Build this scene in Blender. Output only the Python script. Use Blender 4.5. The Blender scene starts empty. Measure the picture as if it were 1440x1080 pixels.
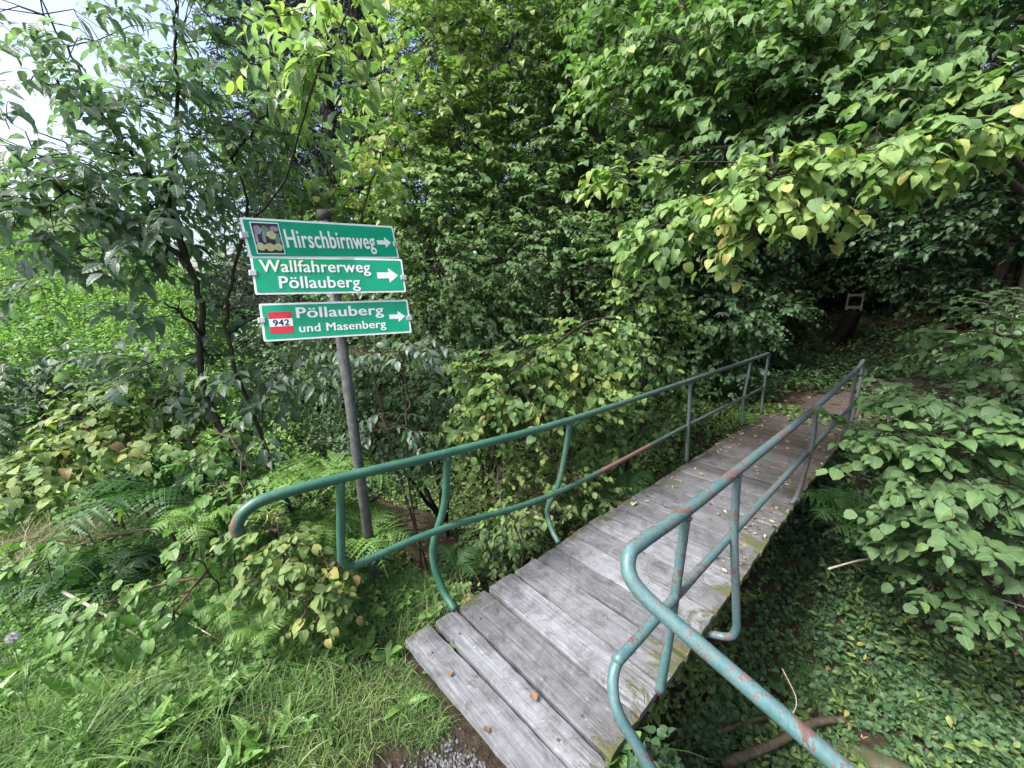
import bpy, math, random
import numpy as np
from mathutils import Vector, Matrix
R = math.radians
rng = np.random.default_rng(7)
random.seed(7)
S = bpy.context.scene
COL = S.collection
# ------------------------------------------------------------------ camera frame (used to measure places)
H, F, PITCH, HEAD = 1.8, 541.0, R(12), R(47.5666)
CS, SN = math.cos(HEAD), math.sin(HEAD)
def wray(px, py):
    a = (px-720)/F; b = (540-py)/F
    x, y, z = a, math.cos(PITCH)+b*math.sin(PITCH), -math.sin(PITCH)+b*math.cos(PITCH)
    return np.array([x*CS-y*SN, x*SN+y*CS, z])
def at(px, py, d):                       # point seen at a pixel of the photo, d metres deep
    return np.array([0, 0, H]) + wray(px, py)*d
RIGHT = np.array([CS, SN, 0.0]); FWD = np.array([-SN, CS, 0.0]); UP = np.array([0, 0, 1.0])
def sstep(a, b, x):
    t = np.clip((x-a)/(b-a), 0, 1); return t*t*(3-2*t)
# ------------------------------------------------------------------ terrain
def vnoise(x, y, s=1.0, k=0):
    x = np.asarray(x)*s+13.7*k; y = np.asarray(y)*s-7.3*k
    return (np.sin(x*1.7+1.3*np.sin(y*1.1+k))+np.sin(y*2.1+1.7*np.sin(x*.9-k))+.5*np.sin(x*4.3+y*3.1)+.5*np.sin(y*5.3-x*2.7))/3
def gz(x, y):
    x = np.asarray(x, float); y = np.asarray(y, float)
    edge = 1.15-.95*sstep(-1.8, -2.7, x) - .25*sstep(-.6, .2, x)
    bot = 2.35+.12*np.sin(x*1.1)
    near = -1.75*sstep(edge, bot, y)
    far = 1.72*sstep(3.3, 7.2, y+.25*np.sin(x*.8))
    z = near+far
    z = z-.25*sstep(-1.9, -3.6, x)*sstep(1.6, -.2, y)                           # near bank sags to the left
    z = z+.28*np.maximum(0, -8-x)*sstep(5, 0, y)*(1-.3*sstep(-20, -40, x))       # meadow bank rises to the left
    z = z+.30*np.maximum(0, y-13)*sstep(13, 19, y)+.05*np.maximum(0, y-7.5)
    z = z+.10*np.maximum(0, -7-x)*sstep(4, 9, y)
    z = z+.05*np.maximum(0, x-3)*sstep(5, 9, y)
    z = z+.035*vnoise(x, y, 1.6)*(1-.8*sstep(1.6, .4, np.hypot(x+1.1, y-.3)))
    inc = sstep(-2.3, -1.8, x)*sstep(-.2, -.6, x)*sstep(1.35, 1.1, y)*sstep(.2, .7, y)
    return z-.05-.05*inc
# ------------------------------------------------------------------ mesh helpers
def mesh_np(name, V, loops, sizes, mats, smooth=True, tint=None, uv=None, matidx=None):
    me = bpy.data.meshes.new(name)
    V = np.ascontiguousarray(V, dtype=np.float32)
    me.vertices.add(len(V)); me.vertices.foreach_set('co', V.ravel())
    loops = np.ascontiguousarray(loops, dtype=np.int32); sizes = np.ascontiguousarray(sizes, dtype=np.int32)
    me.loops.add(len(loops)); me.loops.foreach_set('vertex_index', loops)
    me.polygons.add(len(sizes))
    st = np.zeros(len(sizes), np.int32); st[1:] = np.cumsum(sizes)[:-1]
    me.polygons.foreach_set('loop_start', st); me.polygons.foreach_set('loop_total', sizes)
    if matidx is not None: me.polygons.foreach_set('material_index', np.ascontiguousarray(matidx, dtype=np.int32))
    me.polygons.foreach_set('use_smooth', np.full(len(sizes), smooth))
    if tint is not None:
        a = me.attributes.new('tint', 'FLOAT', 'POINT'); a.data.foreach_set('value', np.ascontiguousarray(tint, dtype=np.float32))
    if uv is not None:
        u = me.uv_layers.new(name='UVMap'); u.data.foreach_set('uv', np.ascontiguousarray(uv[loops], dtype=np.float32).ravel())
    for m in mats: me.materials.append(m)
    me.update(calc_edges=True)
    return me
class Acc:
    """collects pieces into one mesh"""
    def __init__(s): s.V=[]; s.L=[]; s.S=[]; s.T=[]; s.U=[]; s.M=[]; s.n=0; s.mi=0
    def add(s, V, L, S_, T, U=None):
        V = np.asarray(V, float).reshape(-1, 3)
        s.V.append(V); s.L.append(np.asarray(L, int)+s.n); s.S.append(np.asarray(S_, int)); s.M.append(np.full(len(S_), s.mi))
        s.T.append(np.broadcast_to(np.asarray(T, float), (len(V),)))
        s.U.append(np.zeros((len(V), 2)) if U is None else U); s.n += len(V)
    def obj(s, name, mat, parent=None, smooth=True, origin=None):
        V = np.concatenate(s.V)
        rt_ = parent
        while rt_ is not None and rt_.parent is not None: rt_ = rt_.parent
        if rt_ is not None and rt_.type == 'EMPTY': V = V-np.array(rt_.location)
        me = mesh_np(name, V, np.concatenate(s.L), np.concatenate(s.S), mat if isinstance(mat, list) else [mat], smooth, np.concatenate(s.T), np.concatenate(s.U), np.concatenate(s.M))
        o = bpy.data.objects.new(name, me); COL.objects.link(o)
        if parent is not None: o.parent = parent
        return o
def tag(o, label=None, cat=None, group=None, kind=None):
    if label: o['label'] = label
    if cat: o['category'] = cat
    if group: o['group'] = group
    if kind: o['kind'] = kind
    return o
def empty(name, loc, label, cat, group=None):
    o = bpy.data.objects.new(name, None); COL.objects.link(o); o.location = [float(v) for v in loc]
    o.empty_display_size = .1
    return tag(o, label, cat, group)
def smooth_path(P, n=6):
    P = np.asarray(P, float)
    if len(P) < 3: return P
    Q = np.vstack([2*P[0]-P[1], P, 2*P[-1]-P[-2]]); out = []
    for i in range(1, len(Q)-2):
        for t in np.linspace(0, 1, n, endpoint=False):
            a, b, c, d = Q[i-1], Q[i], Q[i+1], Q[i+2]
            out.append(.5*((2*b)+(-a+c)*t+(2*a-5*b+4*c-d)*t*t+(-a+3*b-3*c+d)*t**3))
    out.append(P[-1]); return np.array(out)
def tube(acc, P, r, sides=8, tint=.5, caps=True):
    P = np.asarray(P, float); n = len(P); r = np.broadcast_to(np.asarray(r, float), (n,))
    T = np.gradient(P, axis=0); T /= np.linalg.norm(T, axis=1)[:, None]+1e-9
    ref = np.array([0, 0, 1.0]) if abs(T[0][2]) < .9 else np.array([1.0, 0, 0])
    A = []; a = np.cross(T[0], ref); a /= np.linalg.norm(a)
    for i in range(n):
        a = a-T[i]*a.dot(T[i]); a /= np.linalg.norm(a)+1e-9; A.append(a)
    A = np.array(A); B = np.cross(T, A)
    th = np.linspace(0, 2*np.pi, sides, endpoint=False)
    V = P[:, None]+r[:, None, None]*(A[:, None]*np.cos(th)[None, :, None]+B[:, None]*np.sin(th)[None, :, None])
    i, j = np.meshgrid(np.arange(n-1), np.arange(sides), indexing='ij'); j2 = (j+1) % sides
    q = np.stack([i*sides+j, i*sides+j2, (i+1)*sides+j2, (i+1)*sides+j], -1).reshape(-1)
    L = list(q); SZ = [4]*((n-1)*sides)
    if caps: L += list(range(sides))[::-1]+list(range((n-1)*sides, n*sides)); SZ += [sides, sides]
    acc.add(V.reshape(-1, 3), L, SZ, tint)
def box(acc, c, sx, sy, sz, ax=None, tint=.5, bev=0.0):
    """box with optional chamfer; ax = 3 unit axes"""
    ax = np.eye(3) if ax is None else np.asarray(ax)
    h = np.array([sx, sy, sz])/2; b = min(bev, *(h*.9))
    V = []; 
    if b <= 0:
        for z in (-1, 1):
            for x, y in ((-1, -1), (1, -1), (1, 1), (-1, 1)): V.append([x*h[0], y*h[1], z*h[2]])
        L = [3,2,1,0, 4,5,6,7, 0,1,5,4, 1,2,6,5, 2,3,7,6, 3,0,4,7]; Z = [4]*6
    else:
        for zz, ins in ((-h[2], b), (-h[2]+b, 0), (h[2]-b, 0), (h[2], b)):
            for x, y in ((-1, -1), (1, -1), (1, 1), (-1, 1)): V.append([x*(h[0]-ins), y*(h[1]-ins), zz])
        L = [3,2,1,0, 12,13,14,15]; Z = [4, 4]
        for k in range(3):
            for j in range(4):
                L += [k*4+j, k*4+(j+1)%4, (k+1)*4+(j+1)%4, (k+1)*4+j]; Z.append(4)
    acc.add(np.asarray(c)+np.array(V)@ax, L, Z, tint)
# ------------------------------------------------------------------ materials
def nt(name):
    m = bpy.data.materials.new(name); m.use_nodes = True; t = m.node_tree; t.nodes.clear()
    out = t.nodes.new('ShaderNodeOutputMaterial'); return m, t, out
def N(t, k, **kw):
    n = t.nodes.new(k)
    for a, v in kw.items():
        if a in n.inputs.keys(): n.inputs[a].default_value = v
        else: setattr(n, a, v)
    return n
def ramp(t, stops, fac=None, interp='LINEAR'):
    r = t.nodes.new('ShaderNodeValToRGB'); e = r.color_ramp.elements; r.color_ramp.interpolation = interp
    while len(e) < len(stops): e.new(.5)
    for i, (p, c) in enumerate(stops): e[i].position = p; e[i].color = (*c, 1)
    if fac is not None: t.links.new(fac, r.inputs[0])
    return r
def noise(t, scale, detail=4, rough=.6, vec=None, dist=0):
    n = t.nodes.new('ShaderNodeTexNoise'); n.inputs['Scale'].default_value = scale; n.inputs['Detail'].default_value = detail
    n.inputs['Roughness'].default_value = rough; n.inputs['Distortion'].default_value = dist
    if vec is not None: t.links.new(vec, n.inputs['Vector'])
    return n
def mixc(t, fac, a, b, mode='MIX'):
    m = t.nodes.new('ShaderNodeMix'); m.data_type = 'RGBA'; m.blend_type = mode
    for sock, v in ((m.inputs[0], fac), (m.inputs[6], a), (m.inputs[7], b)):
        if hasattr(v, 'links'): t.links.new(v, sock)
        else: sock.default_value = v if not isinstance(v, tuple) else (*v, 1)
    return m.outputs[2]
def math_(t, op, a, b=0.0, clamp=False):
    m = t.nodes.new('ShaderNodeMath'); m.operation = op; m.use_clamp = clamp
    for sock, v in ((m.inputs[0], a), (m.inputs[1], b)):
        if hasattr(v, 'links'): t.links.new(v, sock)
        else: sock.default_value = v
    return m.outputs[0]
def geo_pos(t): return t.nodes.new('ShaderNodeNewGeometry').outputs['Position']
def obj_pos(t): return t.nodes.new('ShaderNodeTexCoord').outputs['Object']
def attr(t, n='tint'):
    a = t.nodes.new('ShaderNodeAttribute'); a.attribute_name = n; return a.outputs['Fac']
def bump(t, h, strength=.3, dist=.01):
    b = t.nodes.new('ShaderNodeBump'); b.inputs['Strength'].default_value = strength; b.inputs['Distance'].default_value = dist
    t.links.new(h, b.inputs['Height']); return b.outputs[0]
def prin(t, out, col, rough=.6, nrm=None, spec=.5, metal=0):
    p = t.nodes.new('ShaderNodeBsdfPrincipled')
    for k, v in (('Base Color', col), ('Roughness', rough), ('Specular IOR Level', spec), ('Metallic', metal)):
        if hasattr(v, 'links'): t.links.new(v, p.inputs[k])
        else: p.inputs[k].default_value = (*v, 1) if isinstance(v, tuple) else v
    if nrm is not None: t.links.new(nrm, p.inputs['Normal'])
    if out is not None: t.links.new(p.outputs[0], out.inputs[0])
    return p
def leaf_mat(name, stops, veins=False, trans=.35, rough=.5, spec=.35, ribs=7.0):
    m, t, out = nt(name)
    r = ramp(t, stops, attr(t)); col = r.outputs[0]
    nz = noise(t, 9, 3, .6, geo_pos(t))
    col = mixc(t, .55, col, ramp(t, [(.3, (.48,.58,.60)), (.7, (1.10,1.22,1.32))], nz.outputs[0]).outputs[0], 'MULTIPLY')
    nrm = None
    if veins:
        uv = t.nodes.new('ShaderNodeUVMap'); sp = t.nodes.new('ShaderNodeSeparateXYZ'); t.links.new(uv.outputs[0], sp.inputs[0])
        au = math_(t, 'ABSOLUTE', sp.outputs[0])
        w = math_(t, 'SUBTRACT', sp.outputs[1], math_(t, 'MULTIPLY', au, .55))
        s = math_(t, 'SINE', math_(t, 'MULTIPLY', w, ribs*6.283))
        rib = math_(t, 'POWER', math_(t, 'MULTIPLY', math_(t, 'ADD', s, 1.0), .5), 5.0)
        mid = math_(t, 'SUBTRACT', 1.0, math_(t, 'MULTIPLY', au, 16.0), True)
        vein = math_(t, 'MAXIMUM', math_(t, 'MULTIPLY', rib, .6), mid)
        col = mixc(t, math_(t, 'MULTIPLY', vein, .3), col, (.30, .40, .12))
        sp2 = noise(t, 60, 3, .7, geo_pos(t))
        blot = ramp(t, [(.66, (0,0,0)), (.74, (1,1,1))], sp2.outputs[0]).outputs[0]
        col = mixc(t, math_(t, 'MULTIPLY', blot, .35), col, (.16, .09, .03))
        nrm = bump(t, vein, .5, -.004)
    p = prin(t, None, col, rough, nrm, spec)
    tr = t.nodes.new('ShaderNodeBsdfTranslucent')
    tc = mixc(t, 1.0, col, (1.12, 1.38, .70), 'MULTIPLY'); t.links.new(tc, tr.inputs[0])
    mx = t.nodes.new('ShaderNodeMixShader'); mx.inputs[0].default_value = trans
    t.links.new(p.outputs[0], mx.inputs[1]); t.links.new(tr.outputs[0], mx.inputs[2]); t.links.new(mx.outputs[0], out.inputs[0])
    return m
def bark_mat(name, c1, c2, scale=14, moss=.0):
    m, t, out = nt(name); v = obj_pos(t)
    mp = N(t, 'ShaderNodeMapping'); mp.inputs['Scale'].default_value = (1, 1, .25); t.links.new(v, mp.inputs[0])
    n = noise(t, scale, 6, .7, mp.outputs[0]); col = ramp(t, [(.3, c1), (.7, c2)], n.outputs[0]).outputs[0]
    if moss:
        n2 = noise(t, 3, 4, .6, v); col = mixc(t, ramp(t, [(.5, (0,0,0)), (.65, (moss,)*3)], n2.outputs[0]).outputs[0], col, (.05,.08,.02))
    prin(t, out, col, .9, bump(t, n.outputs[0], .6, .01), .2); return m
def metal_paint(name, base, base2, rust, rustcol, spots, green_end=False):
    """weathered tube paint: flaked red primer and grey worn patches"""
    m, t, out = nt(name); v = geo_pos(t)
    n = noise(t, 4.2, 6, .78, v, .8); n2 = noise(t, 26, 9, .85, v, 1.4); n3 = noise(t, 90, 3, .6, v)
    sp = t.nodes.new('ShaderNodeSeparateXYZ'); t.links.new(v, sp.inputs[0])
    col = mixc(t, ramp(t, [(.42, (0,0,0)), (.6, (1,1,1))], n.outputs[0]).outputs[0], base, base2)
    # wear grows toward the far side of the creek
    far = ramp(t, [(.2, (0,0,0)), (.62, (1,1,1))], math_(t, 'DIVIDE', sp.outputs[1], 7.0)).outputs[0] if green_end else None
    k = math_(t, 'ADD', math_(t, 'MULTIPLY', n.outputs[0], .6), math_(t, 'MULTIPLY', n2.outputs[0], .4))
    if name == 'green_paint':                                               # bare rusty tip and the rusty stretch of the lower rail
        tip = math_(t, 'SUBTRACT', 1.0, math_(t, 'MULTIPLY', sp.outputs[1], 2.6), True)
        mid_ = math_(t, 'SUBTRACT', 1.0, math_(t, 'MULTIPLY', math_(t, 'ABSOLUTE', math_(t, 'SUBTRACT', sp.outputs[1], 3.0)), 1.2), True)
        low_ = math_(t, 'LESS_THAN', sp.outputs[2], .6)
        k = math_(t, 'ADD', k, math_(t, 'ADD', math_(t, 'MULTIPLY', tip, .13), math_(t, 'MULTIPLY', math_(t, 'MULTIPLY', mid_, low_), .22)))
    red = ramp(t, [(rust, (0,0,0)), (rust+.006, (1,1,1))], k).outputs[0]
    redc = mixc(t, n3.outputs[0], rustcol, (.085, .045, .038))
    col = mixc(t, red, col, redc)
    gmask = ramp(t, [(spots, (0,0,0)), (spots+.03, (1,1,1))], n2.outputs[0]).outputs[0]
    col = mixc(t, math_(t, 'MULTIPLY', gmask, .8), col, (.15, .14, .14))
    if far is not None:
        wf = math_(t, 'MULTIPLY', far, ramp(t, [(.36, (0,0,0)), (.5, (1,1,1))], n2.outputs[0]).outputs[0])
        col = mixc(t, math_(t, 'MULTIPLY', wf, .75), col, (.10, .095, .11))
    col = mixc(t, .35, col, ramp(t, [(.3, (.6,.6,.6)), (.7, (1.2,1.2,1.2))], n3.outputs[0]).outputs[0], 'MULTIPLY')
    hgt = math_(t, 'ADD', math_(t, 'MULTIPLY', red, -1.0), math_(t, 'MULTIPLY', n3.outputs[0], .35))
    rr = math_(t, 'ADD', .46, math_(t, 'MULTIPLY', red, .3))
    prin(t, out, col, rr, bump(t, hgt, .45, .002), .5); return m
def plain(name, col, rough=.6, var=.25, scale=30, metal=0, spec=.4, bmp=.2):
    m, t, out = nt(name); n = noise(t, scale, 5, .65, obj_pos(t))
    c = mixc(t, 1.0, col, ramp(t, [(.3, (1-var,)*3), (.7, (1+var*.5,)*3)], n.outputs[0]).outputs[0], 'MULTIPLY')
    prin(t, out, c, rough, bump(t, n.outputs[0], bmp, .003), spec, metal); return m
M = {}
M['hazel'] = leaf_mat('hazel_leaf', [(0,(.05,.095,.045)),(.35,(.10,.18,.075)),(.65,(.19,.30,.095)),(.9,(.34,.41,.12)),(1,(.46,.40,.13))], True, .38)
M['beech'] = leaf_mat('small_leaf', [(0,(.045,.085,.04)),(.4,(.095,.17,.07)),(.75,(.17,.25,.085)),(1,(.30,.35,.10))], False, .35)
M['bluish'] = leaf_mat('veiled_dogwood_leaf', [(0,(.11,.165,.14)),(.5,(.18,.25,.18)),(.8,(.25,.33,.16)),(1,(.36,.41,.12))], True, .50, rough=.36, spec=.7, ribs=5.0)  # pale bluish veil of lens flare put into the leaf colour
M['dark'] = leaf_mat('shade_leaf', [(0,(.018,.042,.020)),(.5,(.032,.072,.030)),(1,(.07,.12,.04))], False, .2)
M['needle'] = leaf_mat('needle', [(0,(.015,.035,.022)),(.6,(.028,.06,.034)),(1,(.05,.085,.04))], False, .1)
M['bramble'] = leaf_mat('bramble_leaf', [(0,(.06,.11,.045)),(.4,(.13,.21,.07)),(.75,(.25,.31,.09)),(.95,(.42,.38,.10)),(1,(.38,.24,.12))], True, .35)
M['ivy'] = leaf_mat('ground_leaf', [(0,(.035,.08,.042)),(.5,(.07,.145,.062)),(.85,(.13,.22,.075)),(1,(.26,.32,.09))], True, .25, .4, .45, 4.0)
M['fern'] = leaf_mat('fern_frond', [(0,(.025,.07,.024)),(.5,(.065,.15,.04)),(1,(.19,.30,.07))], False, .35)
M['dock'] = leaf_mat('broad_leaf', [(0,(.06,.13,.035)),(.5,(.13,.26,.06)),(1,(.25,.38,.09))], True, .35, .42, .5, 6.0)
M['grass'] = leaf_mat('grass_blade', [(0,(.05,.11,.035)),(.5,(.12,.21,.06)),(.85,(.22,.30,.10)),(1,(.40,.36,.19))], False, .35)
M['straw'] = leaf_mat('straw', [(0,(.22,.17,.10)),(1,(.48,.40,.26))], False, .2)
M['nettle'] = leaf_mat('meadow_leaf', [(0,(.09,.18,.05)),(.5,(.17,.30,.08)),(1,(.32,.42,.11))], False, .4)
M['litter'] = leaf_mat('fallen_leaf', [(0,(.09,.05,.03)),(.4,(.22,.12,.07)),(.7,(.42,.34,.16)),(1,(.62,.58,.42))], False, .15, .7, .2)
M['bark'] = bark_mat('bark', (.018,.015,.013), (.065,.055,.047))
M['twig'] = bark_mat('twig', (.05,.035,.025), (.14,.10,.075), 30)
M['log'] = bark_mat('log_bark', (.035,.028,.02), (.15,.12,.09), 18, .7)
M['deadwood'] = bark_mat('dead_wood', (.30,.26,.20), (.55,.50,.42), 30)
M['frame_wood'] = bark_mat('frame_wood', (.12,.11,.10), (.26,.24,.22), 30)
M['rail_teal'] = metal_paint('teal_paint', (.05,.125,.135), (.10,.20,.205), .522, (.145,.055,.048), .53, True)
M['rail_green'] = metal_paint('green_paint', (.03,.105,.072), (.05,.15,.10), .60, (.27,.10,.08), .68, True)
M['galv'] = plain('galvanised_post', (.12,.12,.122), .6, .55, 22, .3, .4, .4)
M['zinc'] = plain('zinc_clamp', (.55,.55,.56), .4, .2, 60, .6)
M['sign_green'] = plain('sign_green', (.0,.35,.18), .38, .14, 12, 0, .45, .02)
M['sign_white'] = plain('sign_white', (.84,.87,.85), .4, .06, 20, 0, .4, .0)
M['sign_back'] = plain('sign_back', (.35,.36,.36), .5, .2, 20, .5)
M['sign_red'] = plain('sign_red', (.62,.03,.045), .4, .1)
M['sign_blue'] = plain('sign_ink', (.02,.025,.10), .4, .1)
M['pic_dark'] = plain('picture_dark', (.045,.035,.045), .4, .6, 60)
M['pic_pear'] = plain('picture_fruit', (.52,.55,.27), .4, .25, 40)
M['pic_leaf'] = plain('picture_leaf', (.16,.30,.20), .4, .5, 60)
M['pic_grey'] = plain('picture_haze', (.33,.30,.36), .4, .4, 60)
M['steel'] = plain('rusty_steel', (.12,.08,.06), .8, .5, 20)
M['pebble'] = None
def stone_mat():
    m, t, out = nt('stone'); v = geo_pos(t); n = noise(t, 9, 6, .65, v); n2 = noise(t, 2.6, 4, .6, v)
    c = ramp(t, [(.3, (.07,.06,.05)), (.7, (.19,.17,.14))], n.outputs[0]).outputs[0]
    c = mixc(t, ramp(t, [(.34, (0,0,0)), (.52, (.9,)*3)], n2.outputs[0]).outputs[0], c, (.055,.07,.025))
    prin(t, out, c, .85, bump(t, n.outputs[0], .6, .02), .3); return m
M['stone'] = stone_mat()
def pebble_mat():
    m, t, out = nt('pebble'); c = ramp(t, [(0, (.03,.03,.032)), (.6, (.08,.08,.087)), (1, (.16,.16,.165))], attr(t)).outputs[0]
    prin(t, out, c, .8, None, .3); return m
M['pebble'] = pebble_mat()
def wood_mat():
    m, t, out = nt('weathered_plank'); v = geo_pos(t); tn = attr(t)
    mp = N(t, 'ShaderNodeMapping'); mp.inputs['Scale'].default_value = (.9, 26, 8); t.links.new(v, mp.inputs[0])
    mv = t.nodes.new('ShaderNodeVectorMath'); mv.operation = 'ADD'; t.links.new(mp.outputs[0], mv.inputs[0])
    cb = t.nodes.new('ShaderNodeCombineXYZ'); t.links.new(math_(t, 'MULTIPLY', tn, 37.0), cb.inputs[0]); t.links.new(math_(t, 'MULTIPLY', tn, 11.0), cb.inputs[2])
    t.links.new(cb.outputs[0], mv.inputs[1])
    g1 = noise(t, 2.2, 8, .62, mv.outputs[0], 1.1)
    mp2 = N(t, 'ShaderNodeMapping'); mp2.inputs['Scale'].default_value = (2.5, 60, 20); t.links.new(v, mp2.inputs[0])
    g2 = noise(t, 3, 5, .7, mp2.outputs[0], .5)
    big = noise(t, 2.4, 5, .6, v); fine = noise(t, 70, 3, .7, v)
    c = ramp(t, [(.25, (.085,.090,.102)), (.45, (.145,.152,.170)), (.6, (.185,.192,.21)), (.8, (.25,.259,.282))], g1.outputs[0]).outputs[0]
    mot = noise(t, 9, 6, .75, v, .6)
    c = mixc(t, .9, c, ramp(t, [(.34, (.52,.51,.50)), (.5, (1,1,1)), (.66, (1.32,1.32,1.34))], mot.outputs[0]).outputs[0], 'MULTIPLY')
    c = mixc(t, .24, c, ramp(t, [(.32, (.40,.39,.38)), (.55, (1.0,1.0,1.0)), (.75, (1.3,1.3,1.3))], g2.outputs[0]).outputs[0], 'MULTIPLY')
    c = mixc(t, .9, c, ramp(t, [(0, (.62,.61,.60)), (1, (1.3,1.3,1.3))], tn).outputs[0], 'MULTIPLY')
    spk = noise(t, 38, 4, .8, v, .5)
    c = mixc(t, ramp(t, [(.62, (0,0,0)), (.70, (.7,.7,.7))], spk.outputs[0]).outputs[0], c, (.07,.065,.062))
    c = mixc(t, ramp(t, [(.30, (.5,.5,.5)), (.38, (0,0,0))], spk.outputs[0]).outputs[0], c, (.46,.47,.49))
    # rough, dark fibrous damage near the plank ends and in patches
    sp = t.nodes.new('ShaderNodeSeparateXYZ'); t.links.new(v, sp.inputs[0])
    endd = math_(t, 'MULTIPLY', math_(t, 'ABSOLUTE', math_(t, 'ADD', sp.outputs[0], 1.17)), 1.85)
    e = math_(t, 'ADD', endd, math_(t, 'MULTIPLY', math_(t, 'SUBTRACT', big.outputs[0], .5), 2.6))
    e2 = math_(t, 'MULTIPLY', ramp(t, [(.62, (0,0,0)), (.9, (1,1,1))], e).outputs[0], ramp(t, [(.42, (1,1,1)), (.56, (0,0,0))], g2.outputs[0]).outputs[0])
    c = mixc(t, math_(t, 'MULTIPLY', e2, .75), c, (.075,.068,.06))
    # moss
    mo = noise(t, 3.6, 6, .75, v, .4)
    mk = math_(t, 'ADD', mo.outputs[0], math_(t, 'MULTIPLY', math_(t, 'POWER', endd, 3.0), .16))
    mk = math_(t, 'ADD', mk, math_(t, 'MULTIPLY', sp.outputs[0], .05))
    mm = ramp(t, [(.575, (0,0,0)), (.65, (1,1,1))], mk).outputs[0]
    c = mixc(t, math_(t, 'MULTIPLY', mm, .85), c, mixc(t, fine.outputs[0], (.03,.038,.012), (.12,.13,.04)))
    # far planks darken to brown: canopy shade painted into the wood colour
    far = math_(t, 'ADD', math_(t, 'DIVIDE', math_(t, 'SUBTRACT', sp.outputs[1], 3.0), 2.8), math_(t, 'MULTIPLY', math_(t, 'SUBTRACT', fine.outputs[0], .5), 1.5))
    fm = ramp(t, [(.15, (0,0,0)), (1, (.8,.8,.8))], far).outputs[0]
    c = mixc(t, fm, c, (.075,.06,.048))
    h = math_(t, 'ADD', math_(t, 'MULTIPLY', g1.outputs[0], 1.0), math_(t, 'MULTIPLY', g2.outputs[0], .7))
    h = math_(t, 'ADD', h, math_(t, 'MULTIPLY', mm, 1.0))
    prin(t, out, c, .85, bump(t, h, .75, .006), .25); return m
M['wood'] = wood_mat()
def ground_mat():
    m, t, out = nt('forest_soil'); v = geo_pos(t); n = noise(t, 1.3, 6, .65, v); n2 = noise(t, 22, 6, .7, v); n3 = noise(t, 6, 5, .65, v)
    c = ramp(t, [(.3, (.018,.013,.010)), (.5, (.042,.030,.022)), (.7, (.085,.062,.045))], n2.outputs[0]).outputs[0]
    c = mixc(t, ramp(t, [(.5, (0,0,0)), (.62, (.8,.8,.8))], n3.outputs[0]).outputs[0], c, (.04,.062,.02))
    sp = t.nodes.new('ShaderNodeSeparateXYZ'); t.links.new(v, sp.inputs[0])
    mead = math_(t, 'MULTIPLY', math_(t, 'MULTIPLY', math_(t, 'ADD', sp.outputs[0], 7.0), -.5, True), math_(t, 'MULTIPLY', math_(t, 'SUBTRACT', 3.0, sp.outputs[1]), .7, True), True)
    c = mixc(t, mead, c, mixc(t, n3.outputs[0], (.07,.13,.03), (.15,.24,.06)))
    turf = math_(t, 'MULTIPLY', math_(t, 'SUBTRACT', .4, sp.outputs[1]), 2.0, True)
    c = mixc(t, math_(t, 'MULTIPLY', turf, .6), c, (.05,.075,.025))
    h = math_(t, 'ADD', n2.outputs[0], math_(t, 'MULTIPLY', n3.outputs[0], 1.5))
    prin(t, out, c, .9, bump(t, h, 1.0, .04), .2); return m
M['ground'] = ground_mat()
def path_mat():
    m, t, out = nt('trodden_path'); v = geo_pos(t); n2 = noise(t, 30, 6, .7, v); n3 = noise(t, 3, 4, .6, v)
    c = ramp(t, [(.3, (.045,.034,.03)), (.55, (.095,.074,.065)), (.75, (.17,.135,.11))], n2.outputs[0]).outputs[0]
    c = mixc(t, .5, c, ramp(t, [(.3, (.6,.6,.6)), (.7, (1.2,1.2,1.2))], n3.outputs[0]).outputs[0], 'MULTIPLY')
    prin(t, out, c, .9, bump(t, n2.outputs[0], .8, .02), .2); return m
M['path'] = path_mat()
def water_mat():
    m, t, out = nt('creek_water'); v = geo_pos(t); n = noise(t, 9, 4, .6, v, .6)
    prin(t, out, (.018,.016,.012), .06, bump(t, n.outputs[0], .35, .03), .6); return m
M['water'] = water_mat()
# ------------------------------------------------------------------ leaf templates: V(x,y,z), polys, uv
def T_round():
    V = [(0,0,0),(0,.36,-.01),(0,.72,-.03),(0,1.04,-.14), (-.36,.06,.05),(-.50,.42,.07),(-.34,.80,.0), (.36,.06,.05),(.50,.42,.07),(.34,.80,.0)]
    P = [(0,1,5,4),(1,2,6,5),(2,3,6),(0,7,8,1),(1,8,9,2),(2,9,3)]
    return V, P
def T_simple():
    return [(0,0,0),(0,1,-.06),(-.36,.22,.08),(-.34,.72,.04),(.36,.22,.08),(.34,.72,.04)], [(0,1,3,2),(0,4,5,1)]
def T_oval():
    V = [(0,0,0),(0,.36,0),(0,.72,-.04),(0,1.05,-.16), (-.16,.14,.04),(-.31,.45,.06),(-.20,.80,.0), (.16,.14,.04),(.31,.45,.06),(.20,.80,.0)]
    return V, T_round()[1]
def T_needle(): return [(-.03,0,0),(.03,0,0),(.035,.6,0),(0,1,0),(-.035,.6,0)], [(0,1,2,3,4)]
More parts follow.
